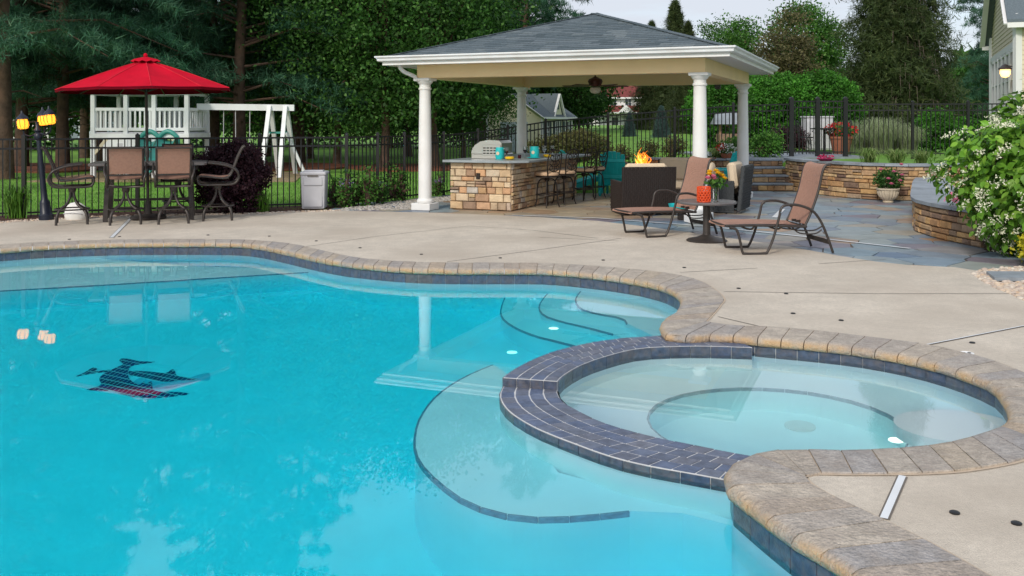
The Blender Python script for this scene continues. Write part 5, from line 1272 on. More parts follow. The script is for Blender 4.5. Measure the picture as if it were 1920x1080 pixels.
for k, (px, Y, i, s, lab) in enumerate([(6, 27, 2, 1.0, 'tall pine with the thickest trunk at the far left edge'), (40, 34, 0, 1.0, 'tall pine rising just behind the lamp post lanterns'),
        (118, 33, 1, 1.05, 'tall pine left of the play tower behind the umbrella edge'), (190, 39, 0, .95, 'tall pine right beside the left side of play tower'),
        (158, 47, 2, .9, 'slender pine farther back left of the play tower'), (402, 37, 1, 1.0, 'tall pine just right of the play tower behind swing beam'),
        (450, 33.5, 0, 1.0, 'tall pine with stout trunk behind the swing beam'), (560, 38, 2, .95, 'tall pine right behind the end of swing frame'),
        (300, 44, 1, 1.0, 'tall pine rising behind the middle of the play tower'), (240, 52, 2, 1.0, 'distant pine behind the red umbrella'), (500, 50, 1, 1.1, 'distant pine behind the white swing frame')]):
    place('pine_tree', PN[i], lab, gl(px, Y), k * 1.7, s, PG)
MP = [make_broad(11, 11, 5.6, (3.4, 3.4, 4.6), 560, 56, .125, 'maple', .17), make_broad(12, 12, 6.2, (3.9, 3.9, 5.0), 640, 56, .125, 'maple', .19)]
for k, (px, Y, i, s, lab) in enumerate([(632, 36, 0, 1.0, 'leafy maple right of the swing frame end'), (722, 33, 1, 1.0, 'leafy maple left of the front white column'), (815, 34, 0, 1.05, 'leafy maple directly behind the front left column'),
        (868, 37, 1, .58, 'leafy maple overhanging the yellow garden shed'), (582, 46, 1, 1.05, 'leafy maple farther back behind the swing frame end'), (765, 47, 1, 1.1, 'leafy maple farther back above the pavilion roof edge')]):
    place('maple_tree', MP[i], lab, gl(px, Y), k * 2.1, s, 'maples behind the pavilion')
place('pine_tree', make_pine(404, 17, 5.2, 4.0, .2), 'tall pine whose boughs spread over the pavilion roof peak', gl(985, 48), .4, 1.0, 'pines above the pavilion roof')
place('pine_tree', PN[1], 'tall pine with bare trunk above the left roof slope', gl(905, 55), 2.4, 1.0, 'pines above the pavilion roof')
DK = make_broad(31, 7, 3.6, (2.6, 2.6, 3.0), 300, 30, .22, 'maple', .14, .5)
for k, (px, Y, s, lab) in enumerate([(1000, 66, 1.0, 'dark tree behind the yellow shed roof'), (1085, 62, .85, 'dark tree between the shed and red-roofed house'), (1104, 74, .6, 'small dark tree left of the red-roofed house'), (935, 64, 1.0, 'dark tree left of the shed gable')]):
    place('background_tree', DK, lab, gl(px, Y), k * 1.3, s, 'trees behind the shed')
FARB = make_broad(41, 12, 6, (4.6, 4.6, 5.4), 320, 34, .34, 'maple', .2, .75)
for k in range(13):
    X = -62 + k * 5.2 + (k % 3) * 1.1; Y = 62 + (k * 37 % 13)
    place('woodland_tree', FARB, 'broadleaf woodland tree, %s from the left in the far row behind the pines' % ['first', 'second', 'third', 'fourth', 'fifth', 'sixth', 'seventh', 'eighth', 'ninth', 'tenth', 'eleventh', 'twelfth', 'thirteenth'][k], (X, Y, -.35), k * 1.1, .9 + .05 * (k % 4), 'far woodland row')
SP = make_cone(51, 10, .4, 2.3, 8000, .20, 'spruce', 18, .13, .4)
place('spruce_tree', SP, 'slim spruce, shorter left one of the pair above the roof', gl(1222, 62), 0, .72, 'spruces right of the roof peak')
place('spruce_tree', SP, 'slim spruce, taller right one of the pair above the roof', gl(1266, 60), 1, (.9, .9, .83), 'spruces right of the roof peak')
place('spruce_tree', SP, 'dark spruce behind the front right column', gl(1290, 52), 2, .62, 'spruces right of the roof peak')
GB = make_broad(61, 8, 4.4, (2.2, 2.2, 2.7), 460, 44, .135, 'green', .14, .36)
place('round_tree', GB, 'round-crowned green tree right of the pavilion roof', gl(1375, 58), 0, .98); place('round_tree', GB, 'green tree with high crown left of the giant spruce', gl(1515, 54), 1.2, (1.0, 1.0, 1.05))
OB = make_broad(71, 6, 3.4, (1.7, 1.7, 3.3), 330, 40, .13, 'olive', .12, .3)
place('larch_tree', OB, 'olive brown larch in front of the green tree', gl(1478, 50), .3, (1, 1, .92)); place('larch_tree', OB, 'low olive larch beside the gutter end of the pavilion', gl(1415, 52), 1.4, (.9, .9, .62))
BS = make_cone(81, 15, .3, 3.3, 22000, .20, 'spruce', 34, .3, .22)
place('giant_spruce', BS, 'giant olive green spruce towering behind the fence', gl(1682, 44), .5, 1.0)
q = MB(); rr = random.Random(5)
for k in range(150):
    a = rr.uniform(-2.6, -.4); z = rr.uniform(.6, 8.5); r_ = 2.9 * (1 - z / 15) * rr.uniform(.75, 1.05); q.tube([(r_ * .3 * math.cos(a), r_ * .3 * math.sin(a), z + .2), (r_ * math.cos(a), r_ * math.sin(a), z), (r_ * 1.05 * math.cos(a) , r_ * 1.05 * math.sin(a), z - rr.uniform(.3, .9))], [.02, .012, .005], 4)
tw = q.build('bare_twigs', mat('grey_twigs', (.16, .125, .10), .9), [o for o in scene.objects if o.name == 'giant_spruce'][0]); stuff(tw)
AT = make_pine(505, 15, 1.5, 3.4, .16); place('cedar_tree', AT, 'airy cedar with layered boughs beside the yellow-sided house', gl(1868, 52), .9, (.8, .8, .95))
LB = make_broad(91, 5, 2.3, (2.0, 2.0, 2.0), 170, 30, .2, 'green', .1, .4)
for k, (px, Y, lab) in enumerate([(1825, 56, 'low green tree just left of the yellow-sided house'), (1790, 62, 'low green tree right behind the giant spruce'), (1590, 60, 'low green tree left behind the giant spruce')]):
    place('low_tree', LB, lab, gl(px, Y), k, 1.0, 'low trees by the giant spruce')
AR = make_broad(95, 2.2, 1.15, (1.15, 1.15, 1.22), 900, 24, .075, 'arbor', .06, .07, .12, .6)
for k, (px, Y, s, lab) in enumerate([(1352, 33, 1.1, 'clipped round arborvitae between the two right columns'), (1418, 34, 1.12, 'clipped round arborvitae beside the rear right column'), (1482, 33, 1.12, 'clipped round arborvitae above the left gate post'), (1543, 33, 1.16, 'clipped round arborvitae right of the gate posts')]):
    place('arborvitae', AR, lab, gl(px, Y), k * .9, s, 'clipped arborvitae hedge', 'shrub')
BX = make_broad(96, 1.4, .62, (.72, .72, .66), 240, 30, .075, 'arbor', .05, .09)
place('boxwood', BX, 'round green boxwood behind the fence right of the tall grasses', gl(1757, 29), 0, 1.0, 'boxwoods behind the fence', 'shrub'); place('boxwood', BX, 'round green boxwood partly behind the white-flowering shrub', gl(1815, 30), 1, (1.1, 1.1, .8), 'boxwoods behind the fence', 'shrub')
BL_ = make_cone(97, 2.4, .05, .75, 5200, .085, 'blue', 14, .05, .15)
place('blue_spruce', BL_, 'small blue spruce in front of the red-roofed house', gl(1180, 46), 0, .5, 'young conifers on the lawn'); place('blue_spruce', BL_, 'young blue-green spruce right of the red-roofed house', gl(1240, 44), 1, .62, 'young conifers on the lawn')
place('young_spruce', make_cone(98, 3.2, .1, 1.1, 6500, .11, 'spruce', 14, .06, .2), 'dark young spruce just left of the front right column', gl(1275, 50), 2, .8)
HG = make_broad(99, 1.0, .5, (.8, .45, .5), 220, 30, .07, 'brownhedge', .03, .10)
for k, px in enumerate((1035, 1068, 1100)): place('bronze_hedge', HG, ['bronze hedge shrub under the shed windows, left', 'bronze hedge shrub under the shed corner, middle', 'bronze hedge shrub right of the shed windows'][k], gl(px, 29.5), k, 1.0, 'bronze hedge by the shed', 'shrub')
SM = make_broad(94, .5, .3, (.36, .36, .3), 90, 26, .05, 'green', .02, .07); BRS = make_broad(93, .6, .36, (.3, .3, .36), 60, 20, .05, 'brownhedge', .02, .07)
place('green_mound', SM, 'low green mound shrub on the wall left of the gate', Vector((6.05 + 1.2, 23.3, .66)) + Vector((-.85, .2, 0)), 0, 1.2, 'mound shrubs above the wall', 'shrub'); place('green_mound', SM, 'low green mound shrub right of the rear right column', Vector((5.3, 22.7, .64)), 1, 1.0, 'mound shrubs above the wall', 'shrub')
for k, (px, Y) in enumerate(((1213, 25.5), (1262, 25.0), (1165, 26))): place('bronze_shrub', BRS, ['bronze shrub outside the fence right above the fire', 'bronze shrub outside the fence left of the front right column', 'bronze shrub outside the fence above the teal chair'][k], gl(px, Y), k, 1.0, 'bronze shrubs outside the fence', 'shrub')
place('burgundy_shrub', make_broad(92, .8, .42, (.6, .5, .42), 160, 26, .06, 'purple', .03, .1), 'burgundy shrub beyond the gate beside the rail fence', gl(1482, 29), 0, 1.0, None, 'shrub')
# purple shrub by the dining set, yellow plant, viburnum
PS = make_broad(88, 1.35, .70, (.66, .62, .68), 520, 40, .055, 'purple', .03, .085); place('purple_shrub', PS, 'dark purple-leaved shrub behind the right profile chair', at(422, 400) + Vector((0, .3, -.02)), 0, .95, None, 'shrub')
place('golden_shrub', make_broad(89, .4, .24, (.22, .22, .24), 70, 26, .05, 'yellowleaf', .01, .06), 'small golden-leaved plant at the right edge by the pebbles', Vector((5.86, 10.3, -.02)), 0, .85, None, 'shrub')
def big_leaves(n, sampler, size, seed):
    g = np.random.default_rng(seed); C = sampler(n, g); out = C - np.array([0, 0, .2]); out[:, 2] *= .7; out /= np.linalg.norm(out, axis=1)[:, None] + 1e-9
    a = out + g.normal(0, .45, (n, 3)); a /= np.linalg.norm(a, axis=1)[:, None]; b = g.normal(0, .5, (n, 3)) + np.array([0, 0, -.5]) + out * .5; b -= (b * a).sum(1)[:, None] * a; b /= np.linalg.norm(b, axis=1)[:, None]
    c = np.cross(a, b); s = (size * g.uniform(.6, 1.35, n))[:, None]
    pr = [(0, 0, 0), (.22, .26, .05), (.55, .32, .06), (.85, .16, .02), (1.08, 0, -.1), (.85, -.16, .02), (.55, -.32, .06), (.22, -.26, .05), (.5, 0, -.01)]
    V = np.stack([C + b * s * u + c * s * w + a * s * h for u, w, h in pr], 1).reshape(-1, 3); i = np.arange(n)[:, None] * 9
    F = np.concatenate([i + [0, 1, 8], i + [1, 2, 8], i + [2, 3, 8], i + [3, 4, 8], i + [4, 5, 8], i + [5, 6, 8], i + [6, 7, 8], i + [7, 0, 8]], 1).reshape(-1, 3); return V, F
vb = thing('flowering_shrub', 'large viburnum shrub with white flower clusters at the right edge', 'shrub', (6.44, 11.15, -.02))
def vib(shell):
    def f(n, g):
        d = g.normal(size=(n, 3)); d /= np.linalg.norm(d, axis=1)[:, None]; lob = 1 + .13 * np.sin(d[:, 0] * 5 + 1) + .12 * np.sin(d[:, 2] * 6 + d[:, 1] * 4)
        P_ = d * np.array([1.12, 1.0, 1.05]) * (g.uniform(shell, 1, n) ** .5 * lob)[:, None] + np.array([0, 0, .98]); P_[:, 2] = np.maximum(P_[:, 2], .05); return P_
    return f
V, F = big_leaves(7000, vib(.35), .10, 7); link('foliage', np_mesh('foliage', V, F), M['viburnum'], vb)
g = np.random.default_rng(4); cl = vib(.86)(300, g); cl = cl[(cl[:, 1] < .45)]
parts = []
for c in cl:
    n = int(g.integers(22, 40)); r_ = g.uniform(.05, .095); a = g.uniform(0, 2 * PI, n); q_ = r_ * g.uniform(0, 1, n) ** .5
    d = c - np.array([0, 0, .9]); d /= np.linalg.norm(d); d = d * .6 + np.array([0, 0, .6]); d /= np.linalg.norm(d); e = np.cross(d, [.3, .8, .1]); e /= np.linalg.norm(e); h = np.cross(d, e)
    P_ = c + d * .06 + np.outer(q_ * np.cos(a), e) + np.outer(q_ * np.sin(a), h) + g.normal(0, .008, (n, 3)); parts.append(leaf_cloud(n, lambda m_, gg: P_, .026, int(g.integers(1e6)), 'leaf', up=.6))
V, F = join_np(parts); stuff(link('flower_clusters', np_mesh('flower_clusters', V, F), M['petalwhite'], vb))
q = MB()
for k in range(12):
    a = k * 2.4; q.tube([(.1 * math.cos(a), .1 * math.sin(a), 0), (.4 * math.cos(a), .4 * math.sin(a), .8), (.75 * math.cos(a), .75 * math.sin(a), 1.5)], [.02, .014, .006], 5)
q.build('stems', M['bark'], vb)
# blades: liriope, maiden grass, clump by the fence, lawn
def blades(n, r0, hgt, wid, arch, seed, rad=.05):
    g = np.random.default_rng(seed); a = g.uniform(0, 2 * PI, n); p0 = np.stack([g.normal(0, rad, n), g.normal(0, rad, n), np.zeros(n)], 1); d = np.stack([np.cos(a), np.sin(a), np.zeros(n)], 1); s = np.stack([-d[:, 1], d[:, 0], d[:, 2]], 1)
    L = hgt * g.uniform(.6, 1.1, n)[:, None]; o = (r0 * g.uniform(.3, 1, n))[:, None]; up = np.array([0, 0, 1.0]); w = wid
    m1 = p0 + d * o * .3 + up * L * .65; m2 = p0 + d * o * .75 + up * L * (1 - arch * .3); t = p0 + d * o * 1.15 + up * L * (1 - arch)
    V = np.stack([p0 - s * w, p0 + s * w, m1 - s * w, m1 + s * w, m2 - s * w * .7, m2 + s * w * .7, t], 1).reshape(-1, 3); i = np.arange(n)[:, None] * 7
    F = np.concatenate([i + [0, 1, 3], i + [0, 3, 2], i + [2, 3, 5], i + [2, 5, 4], i + [4, 5, 6]], 1).reshape(-1, 3); return V, F
lir = np_mesh('blades', *blades(170, .34, .36, .007, .45, 1)); lir.materials.append(M['liriope']); mai = np_mesh('blades', *blades(620, .8, 1.15, .005, .5, 2, .12)); mai.materials.append(M['maiden']); cl_ = np_mesh('blades', *blades(130, .22, .42, .006, .35, 3)); cl_.materials.append(M['grassblade'])
def clump(name, me, label, cat, loc, rz, s, group):
    t = thing(name, label, cat, loc, rz, group); t.scale = (s,) * 3; link('blades', me, None, t); MB().lathe([(.06, -.01), (.05, .03), (0, .04)], n=8).build('crown_base', M['mulch'], t); return t
for k, (x, y, z, s, lab) in enumerate([(7.62, 19.75, .68, 1.15, 'variegated grass clump on the curved wall right of the gate'), (8.15, 19.65, .68, 1.1, 'variegated grass clump above the flower urn'), (8.7, 19.7, .68, 1.0, 'variegated grass clump at the right end of the curved wall'),
        (4.95, 22.55, .66, 1.0, 'variegated grass clump just right of the front right column'), (5.25, 22.5, .66, .95, 'variegated grass clump between the two right columns'), (5.45, 22.55, .66, .95, 'variegated grass clump left of the stone steps')]):
    clump('liriope', lir, lab, 'plant', (x, y, z), k, s, 'variegated grasses on the wall')
for k, px in enumerate((1592, 1622, 1652, 1682, 1706)): clump('maiden_grass', mai, ['tall pale grass clump nearest the gate', 'tall pale grass clump second from the gate', 'tall pale grass clump in the middle of the row', 'tall pale grass clump second from the boxwood', 'tall pale grass clump next to the boxwood'][k], 'plant', gl(px, 27.5 + .5 * (k % 2)), k, (.95, .82, 1.05, .9, .78)[k], 'tall grasses behind the fence')
clump('daylily', cl_, 'strappy green clump right of the purple shrub', 'plant', at(487, 398) + Vector((0, .1, -.02)), 0, 1.0, 'clumps along the fence'); clump('daylily', cl_, 'pale strappy clump at the left edge by the lamp post', 'plant', at(22, 409) + Vector((0, .15, -.02)), 1, 1.4, 'clumps along the fence')
per = make_broad(77, .5, .3, (.20, .20, .26), 36, 12, .05, 'green', .008, .06)
for k, (px, Y, s) in enumerate(((625, 17.75, .9), (648, 17.6, 1.1), (668, 18.0, 1.0), (690, 17.95, 1.2), (712, 18.3, .9), (735, 18.9, 1.2), (752, 19.0, 1.0), (822, 20.2, .8))):
    p = dist(px, Y, -.03); t = place('perennial', per, ['leafy perennial beside the grey resin bin', 'leafy perennial with lilac flowers second from the bin', 'leafy perennial third from the bin', 'tall leafy perennial fourth from the bin', 'leafy perennial fifth from the bin at the fence bend', 'tall leafy perennial at the gravel strip', 'leafy perennial at the far end of the gravel strip', 'lilac flowering perennial left of the stone bar'][k], p, k, s, 'perennials along the fence', 'plant')
    if k in (1, 4, 7):
        V, F = leaf_cloud(60, ball((.14, .14, .1), (0, 0, .45), .2), .03, k); stuff(link('flowers', np_mesh('flowers', V, F), M['lilac'], t))
# lawn blades just beyond the fence
g = np.random.default_rng(8); n = 60000; Yb = 16.6 + 14 * g.uniform(0, 1, n) ** 1.4; Xb = (g.uniform(-60, 1700, n) - 960) / FPX * Yb
ok = (Yb > 18.3 + (Xb + 3) * .25) | (Xb < -3.4); ok &= ~((Xb > 2.4) & (Yb < 24.3)); ok &= ~((Yb < 17.0) | ((Xb > 2) & (Yb < 24))); Xb, Yb = Xb[ok], Yb[ok]
Zb = np.array([terrain(x, y) for x, y in zip(Xb, Yb)]); C = np.stack([Xb, Yb, Zb - .005], 1); n = len(C); a = g.uniform(0, 2 * PI, n); w = np.stack([np.cos(a), np.sin(a), 0 * a], 1) * .007; tip = np.stack([g.normal(0, .02, n), g.normal(0, .02, n), g.uniform(.03, .075, n)], 1)
stuff(link('lawn_grass', np_mesh('lawn_grass', np.stack([C - w, C + w, C + tip], 1).reshape(-1, 3), np.arange(3 * n).reshape(-1, 3)), M['grassblade']))
# mulch under the pines
for k, (a, b, Y0, Y1) in enumerate([(-60, 205, 30.5, 37), (380, 660, 31.5, 37.5), (650, 900, 31, 36)]):
    P_ = []
    for i in range(28):
        t = 2 * PI * i / 28; x = (a + b) / 2 + (b - a) / 2 * math.cos(t) * (1 + .05 * math.sin(5 * t)); y = (Y0 + Y1) / 2 + (Y1 - Y0) / 2 * math.sin(t) * (1 + .1 * math.sin(3 * t + k)); P_.append((dist(x, y).x, y))
    structure(MB().prism(P_, -.3, .0).build('mulch_ring', M['redmulch']))
# far wood closing the horizon
g = np.random.default_rng(77); n = 26000; a = g.uniform(-1.15, 1.15, n); r_ = 190 + g.uniform(0, 30, n); x, y = r_ * np.sin(a), r_ * np.cos(a); top = 9 + 4 * np.sin(a * 31) + 2.5 * np.sin(a * 83 + 1); P_ = np.stack([x, y, g.uniform(0, 1, n) ** .8 * top], 1)
stuff(link('far_wood', np_mesh('far_wood', *leaf_cloud(n, lambda m_, gg: P_, 2.2, 6, 'leaf', up=.3)), M['maple']))

# ================================================================ flower pots
ur = thing('flower_urn', 'ribbed cream urn of pink roses against the curved stone wall', 'planter', at(1665, 379) + Vector((0, .0, -.004)))
q = MB(); n = 40; rows = []
for r_, z, rib in ((.10, 0, 0), (.105, .02, 0), (.085, .035, 0), (.12, .06, .5), (.175, .13, 1), (.20, .20, 1), (.205, .25, .6), (.225, .255, 0), (.23, .285, 0), (.21, .29, 0), (.19, .26, 0), (0, .25, 0)): rows.append([Vector(((r_ + .010 * rib * math.cos(20 * a)) * math.cos(a), (r_ + .010 * rib * math.cos(20 * a)) * math.sin(a), z)) for a in [2 * PI * i / 80 for i in range(81)]])
q.grid(rows); q.build('urn', M['pot'], ur, 50)
V, F = leaf_cloud(900, ball((.30, .28, .22), (0, 0, .46), .2), .055, 15); link('leaves', np_mesh('leaves', V, F), M['maple'], ur)
for x, y, z in ((-.1, -.27, .48), (.2, -.2, .55), (-.22, -.2, .66), (.02, -.25, .62), (.27, .0, .75), (-.05, -.29, .38), (.14, -.26, .44)): rose(ur, (x, y, z), .045, M['pink'])
wp = thing('wall_planter', 'bowl of white and red flowers on the wall by rear column', 'planter', (5.12, 22.12, .755))
MB().lathe([(0, 0), (.11, 0), (.15, .1), (.16, .12), (.14, .12), (0, .1)], n=20).build('bowl', M['clay'], wp, 40); V, F = leaf_cloud(260, ball((.2, .2, .12), (0, 0, .18), .2), .05, 16); link('leaves', np_mesh('leaves', V, F), M['green'], wp)
V, F = leaf_cloud(170, ball((.21, .21, .14), (.02, 0, .2), .85), .045, 17, up=.6); link('white_flowers', np_mesh('white_flowers', V, F), M['white'], wp); V, F = leaf_cloud(60, ball((.12, .12, .1), (-.13, 0, .24), .7), .045, 18, up=.6); link('red_flowers', np_mesh('red_flowers', V, F), M['redpetal'], wp)
mg = thing('flower_bowl', 'shallow bowl of magenta petals on the wall behind the lounger', 'planter', (6.95, 20.55, .755))
MB().lathe([(0, 0), (.12, 0), (.2, .05), (.19, .055), (0, .03)], n=20).build('bowl', M['magenta'], mg, 40); V, F = leaf_cloud(120, ball((.18, .14, .06), (0, 0, .07), .3), .05, 19, up=.6); link('petals', np_mesh('petals', V, F), M['magenta'], mg)
rpz = gl(1577, 26); rpz.z = .73; rp_ = thing('geranium_pot', 'terracotta tub of red geraniums behind the gate', 'planter', rpz)
MB().lathe([(0, 0), (.22, 0), (.30, .42), (.33, .42), (.33, .48), (.28, .48), (0, .45)], n=22).build('tub', M['clay'], rp_, 40); V, F = leaf_cloud(420, ball((.42, .38, .18), (0, 0, .60), .3), .07, 21); link('leaves', np_mesh('leaves', V, F), M['green'], rp_)
V, F = leaf_cloud(420, ball((.44, .4, .2), (0, 0, .66), .9), .06, 22, up=.6); link('blooms', np_mesh('blooms', V, F), M['redpetal'], rp_)
V, F = leaf_cloud(60, ball((.1, .1, .06), (0, 0, .1), .3), .05, 23, up=.6); pf = thing('pink_flower', 'small coral flower poking over the seat wall beside shrub', 'flower', (6.0, 12.62, .48)); link('petals', np_mesh('petals', V, F), M['pink'], pf); MB().tube([(0, 0, -.0), (0, 0, .1)], .006, 5).build('stem', M['green'], pf)

# ================================================================ buildings
def siding_wall(parent, a, b, z0, z1, m, expo=.115, top=None, name='siding_board', joined=False):
    a, b = Vector(a), Vector(b); d = (b - a); L = d.length; t = d / L; nn = Vector((t.y, -t.x, 0)); z = z0; J = MB()
    while z < z1 - .01:
        zz = min(z + expo, z1); s0, s1 = (0, L) if top is None else top(zz)
        if s1 - s0 < .05: break
        s00, s10 = (0, L) if top is None else top(z)
        vs = [a + t * s00 + nn * .022 + Vector((0, 0, z)), a + t * s10 + nn * .022 + Vector((0, 0, z)), a + t * s1 + nn * .006 + Vector((0, 0, zz)), a + t * s0 + nn * .006 + Vector((0, 0, zz)), a + t * s00 + Vector((0, 0, z)), a + t * s10 + Vector((0, 0, z))]
        q = J if joined else MB(); q.add(vs, [(0, 1, 2, 3), (4, 5, 1, 0)])
        if not joined: q.build(name, m, parent)
        z = zz
    if joined: J.build(name, m, parent)
def window(parent, c, t, w, h, mullions=(1, 2), shutters=False, trim=.07):
    t = Vector(t).normalized(); nn = Vector((t.y, -t.x, 0)); c = Vector(c); up = Vector((0, 0, 1)); fr = MB()
    for s in (-1, 1): fr.bar(c + t * s * (w / 2 + trim / 2) - up * (h / 2 + trim) + nn * .04, c + t * s * (w / 2 + trim / 2) + up * (h / 2 + trim) + nn * .04, trim, .05, up=nn)
    for s in (-1, 1): fr.bar(c - t * w / 2 + up * s * (h / 2 + trim / 2) + nn * .04, c + t * w / 2 + up * s * (h / 2 + trim / 2) + nn * .04, .05, trim)
    for k in range(1, mullions[0]): x = -w / 2 + w * k / mullions[0]; fr.bar(c + t * x - up * h / 2 + nn * .035, c + t * x + up * h / 2 + nn * .035, .025, .03, up=nn)
    for k in range(1, mullions[1]): z = -h / 2 + h * k / mullions[1]; fr.bar(c - t * w / 2 + up * z + nn * .036, c + t * w / 2 + up * z + nn * .036, .03, .028)
    o = fr.build('window', M['trim'], parent); MB().add([c + t * x + up * z + nn * .026 for x, z in ((-w / 2, -h / 2), (w / 2, -h / 2), (w / 2, h / 2), (-w / 2, h / 2))], [(0, 1, 2, 3)]).build('pane', M['glass'], o)
    if shutters:
        for s in (-1, 1): MB().bar(c + t * s * (w / 2 + trim + .13) - up * (h / 2 + .03) + nn * .03, c + t * s * (w / 2 + trim + .13) + up * (h / 2 + .03) + nn * .03, .22, .03, up=nn).build('shutter', M['shutter'], o)
def house_block(label, name, corner, th, wg, wl, z0, ze, zp, wallm, roofm, over=.22, joined=True, expo=.14):
    """gable end runs left-back from the near corner, long side right-back"""
    h = thing(name, label, 'building', (0, 0, 0)); c = Vector((corner[0], corner[1], 0)); gd = Vector((-math.cos(th), math.sin(th), 0)); ld = Vector((math.sin(th), math.cos(th), 0)); A = c + gd * wg; Bv = c + ld * wl; D = A + ld * wl; up = Vector((0, 0, 1))
    MB().add([p + up * z for z in (z0 - .3, ze) for p in (c, Bv, D, A)] + [c + gd * wg / 2 + up * zp, Bv + gd * wg / 2 + up * zp], [(0, 1, 5, 4), (1, 2, 6, 5), (2, 3, 7, 6), (3, 0, 4, 7), (4, 8, 7), (5, 6, 9)]).build('wall', wallm, h)
    siding_wall(h, A, c, z0, zp, wallm, expo, lambda z: (0, wg) if z <= ze else ((z - ze) / (zp - ze) * wg / 2, wg - (z - ze) / (zp - ze) * wg / 2), joined=joined); siding_wall(h, c, Bv, z0, ze, wallm, expo, joined=joined)
    sl_ = (zp - ze) / (wg / 2); rd = MB()
    for s, e in ((c, -gd), (A, gd)):
        a0 = s + e * over + up * (ze - over * sl_ + .05) - ld * over; a1 = a0 + ld * (wl + 2 * over); r0 = c + gd * wg / 2 + up * (zp + .05) - ld * over; r1 = r0 + ld * (wl + 2 * over)
        rd.add([a0, a1, r1, r0] + [p - up * .06 for p in (a0, a1, r1, r0)], [(0, 1, 2, 3), (7, 6, 5, 4), (0, 4, 5, 1), (3, 7, 4, 0), (1, 5, 6, 2)])
        MB().bar(a0 - up * .05 - ld * .012, r0 - up * .05 - ld * .012, .03, .13, up=ld).build('rake_board', M['trim'], h)
        MB().bar(a0 - up * .07, a1 - up * .07, .05, .10).build('eave_board', M['trim'], h)
    rd.build('roof', roofm, h)
    for p in (c, A, Bv): MB().bar(p + up * z0, p + up * ze, .12, .12).build('corner_board', M['trim'], h)
    return h, c, gd, ld
sc0 = dist(1016, 45); sh, c, gd, ld = house_block('pale yellow garden shed with grey shingle roof and shutters', 'garden_shed', (sc0.x, sc0.y), R(27), 3.0, 3.6, .1, 1.98, 2.98, M['shedwall'], M['shingle2'])
nn = Vector((-gd.y, gd.x, 0)); 
gt = -gd
dn = Vector((gt.y, -gt.x, 0)); cen = c + gd * 1.5
for s in (-1, 1): 
    dd = MB().bar(cen + gt * s * .38 + dn * .05 + Vector((0, 0, .15)), cen + gt * s * .38 + dn * .05 + Vector((0, 0, 1.62)), .74, .05, up=dn).build('door', M['door'], sh)
    for z in (.35, 1.5): MB().bar(cen + gt * s * .74 + dn * .085 + Vector((0, 0, z)), cen + gt * s * .45 + dn * .085 + Vector((0, 0, z)), .03, .05).build('hinge', M['black'], dd)
for s in (.55, 1.75, 2.95): window(sh, c + ld * s + Vector((0, 0, 1.25)), ld, .42, .75, (2, 3), True, .05)
wf = Vector((ld.y, -ld.x, 0)); dm = c + ld * 1.75   # small cross gable
MB().add([dm + ld * -.55 + wf * .06 + Vector((0, 0, 1.98)), dm + ld * .55 + wf * .06 + Vector((0, 0, 1.98)), dm + wf * .06 + Vector((0, 0, 2.95)), dm - wf * 1.3 + Vector((0, 0, 2.95))], [(0, 1, 2), (1, 3, 2), (0, 2, 3)]).build('dormer', M['shedwall'], sh)
for s in (-1, 1):
    MB().bar(dm + ld * s * .68 + wf * .16 + Vector((0, 0, 1.86)), dm + wf * .16 + Vector((0, 0, 3.02)), .05, .12, up=wf).build('dormer_rake', M['trim'], sh)
    MB().add([dm + ld * s * .7 + wf * .18 + Vector((0, 0, 1.88)), dm + wf * .18 + Vector((0, 0, 3.05)), dm - wf * 1.4 + Vector((0, 0, 3.05)), dm + ld * s * .7 - wf * .1 + Vector((0, 0, 1.9))], [(0, 1, 2, 3)]).build('dormer_roof', M['shingle2'], sh)
MB().bar(dm + wf * .075 + Vector((0, 0, 2.25)), dm + wf * .075 + Vector((0, 0, 2.5)), .2, .03, up=wf).build('gable_vent', M['shutter'], sh)
# red-roofed house far behind
rh = thing('red_roof_house', 'white two-storey house with dark red roof beyond the lawn', 'building', (0, 0, 0)); a = dist(1110, 150); b = dist(1262, 150)
MB().box(((a.x + b.x) / 2, 154, 2.9), (b.x - a.x, 8, 5.6)).build('wall', M['farwall'], rh)
MB().add([(a.x - .5, 149.4, 5.55), (b.x + .5, 149.4, 5.55), (b.x + .5, 154, 8.0), (a.x - .5, 154, 8.0), (a.x - .5, 158.6, 5.55), (b.x + .5, 158.6, 5.55)], [(0, 1, 2, 3), (3, 2, 5, 4), (0, 3, 4), (1, 5, 2)]).build('roof', M['redroof'], rh)
MB().box(((a.x + b.x) / 2, 149.45, 5.5), (b.x - a.x + 1.0, .3, .25)).build('gutter', M['trim'], rh)
MB().add([(a.x, 147.4, 3.2), (b.x, 147.4, 3.2), (b.x, 149.95, 4.3), (a.x, 149.95, 4.3)], [(0, 1, 2, 3)]).build('porch_roof', M['redroof'], rh); MB().box(((a.x + b.x) / 2, 147.5, 3.1), (b.x - a.x, .2, .22)).build('porch_fascia', M['trim'], rh)
px_ = dist(1175, 147).x; MB().add([(px_ - 1.3, 147.2, 3.15), (px_ + 1.3, 147.2, 3.15), (px_, 147.2, 4.3), (px_, 149.9, 4.3)], [(0, 1, 2), (1, 3, 2), (0, 2, 3)]).build('porch_gable', M['farwall'], rh)
for px, z in ((1150, 4.8), (1178, 4.8), (1213, 4.8), (1153, 1.7), (1195, 1.7), (1218, 1.7)): window(rh, (dist(px, 150).x, 149.98, z), (1, 0, 0), 1.0, 1.35, (2, 2), False, .14)
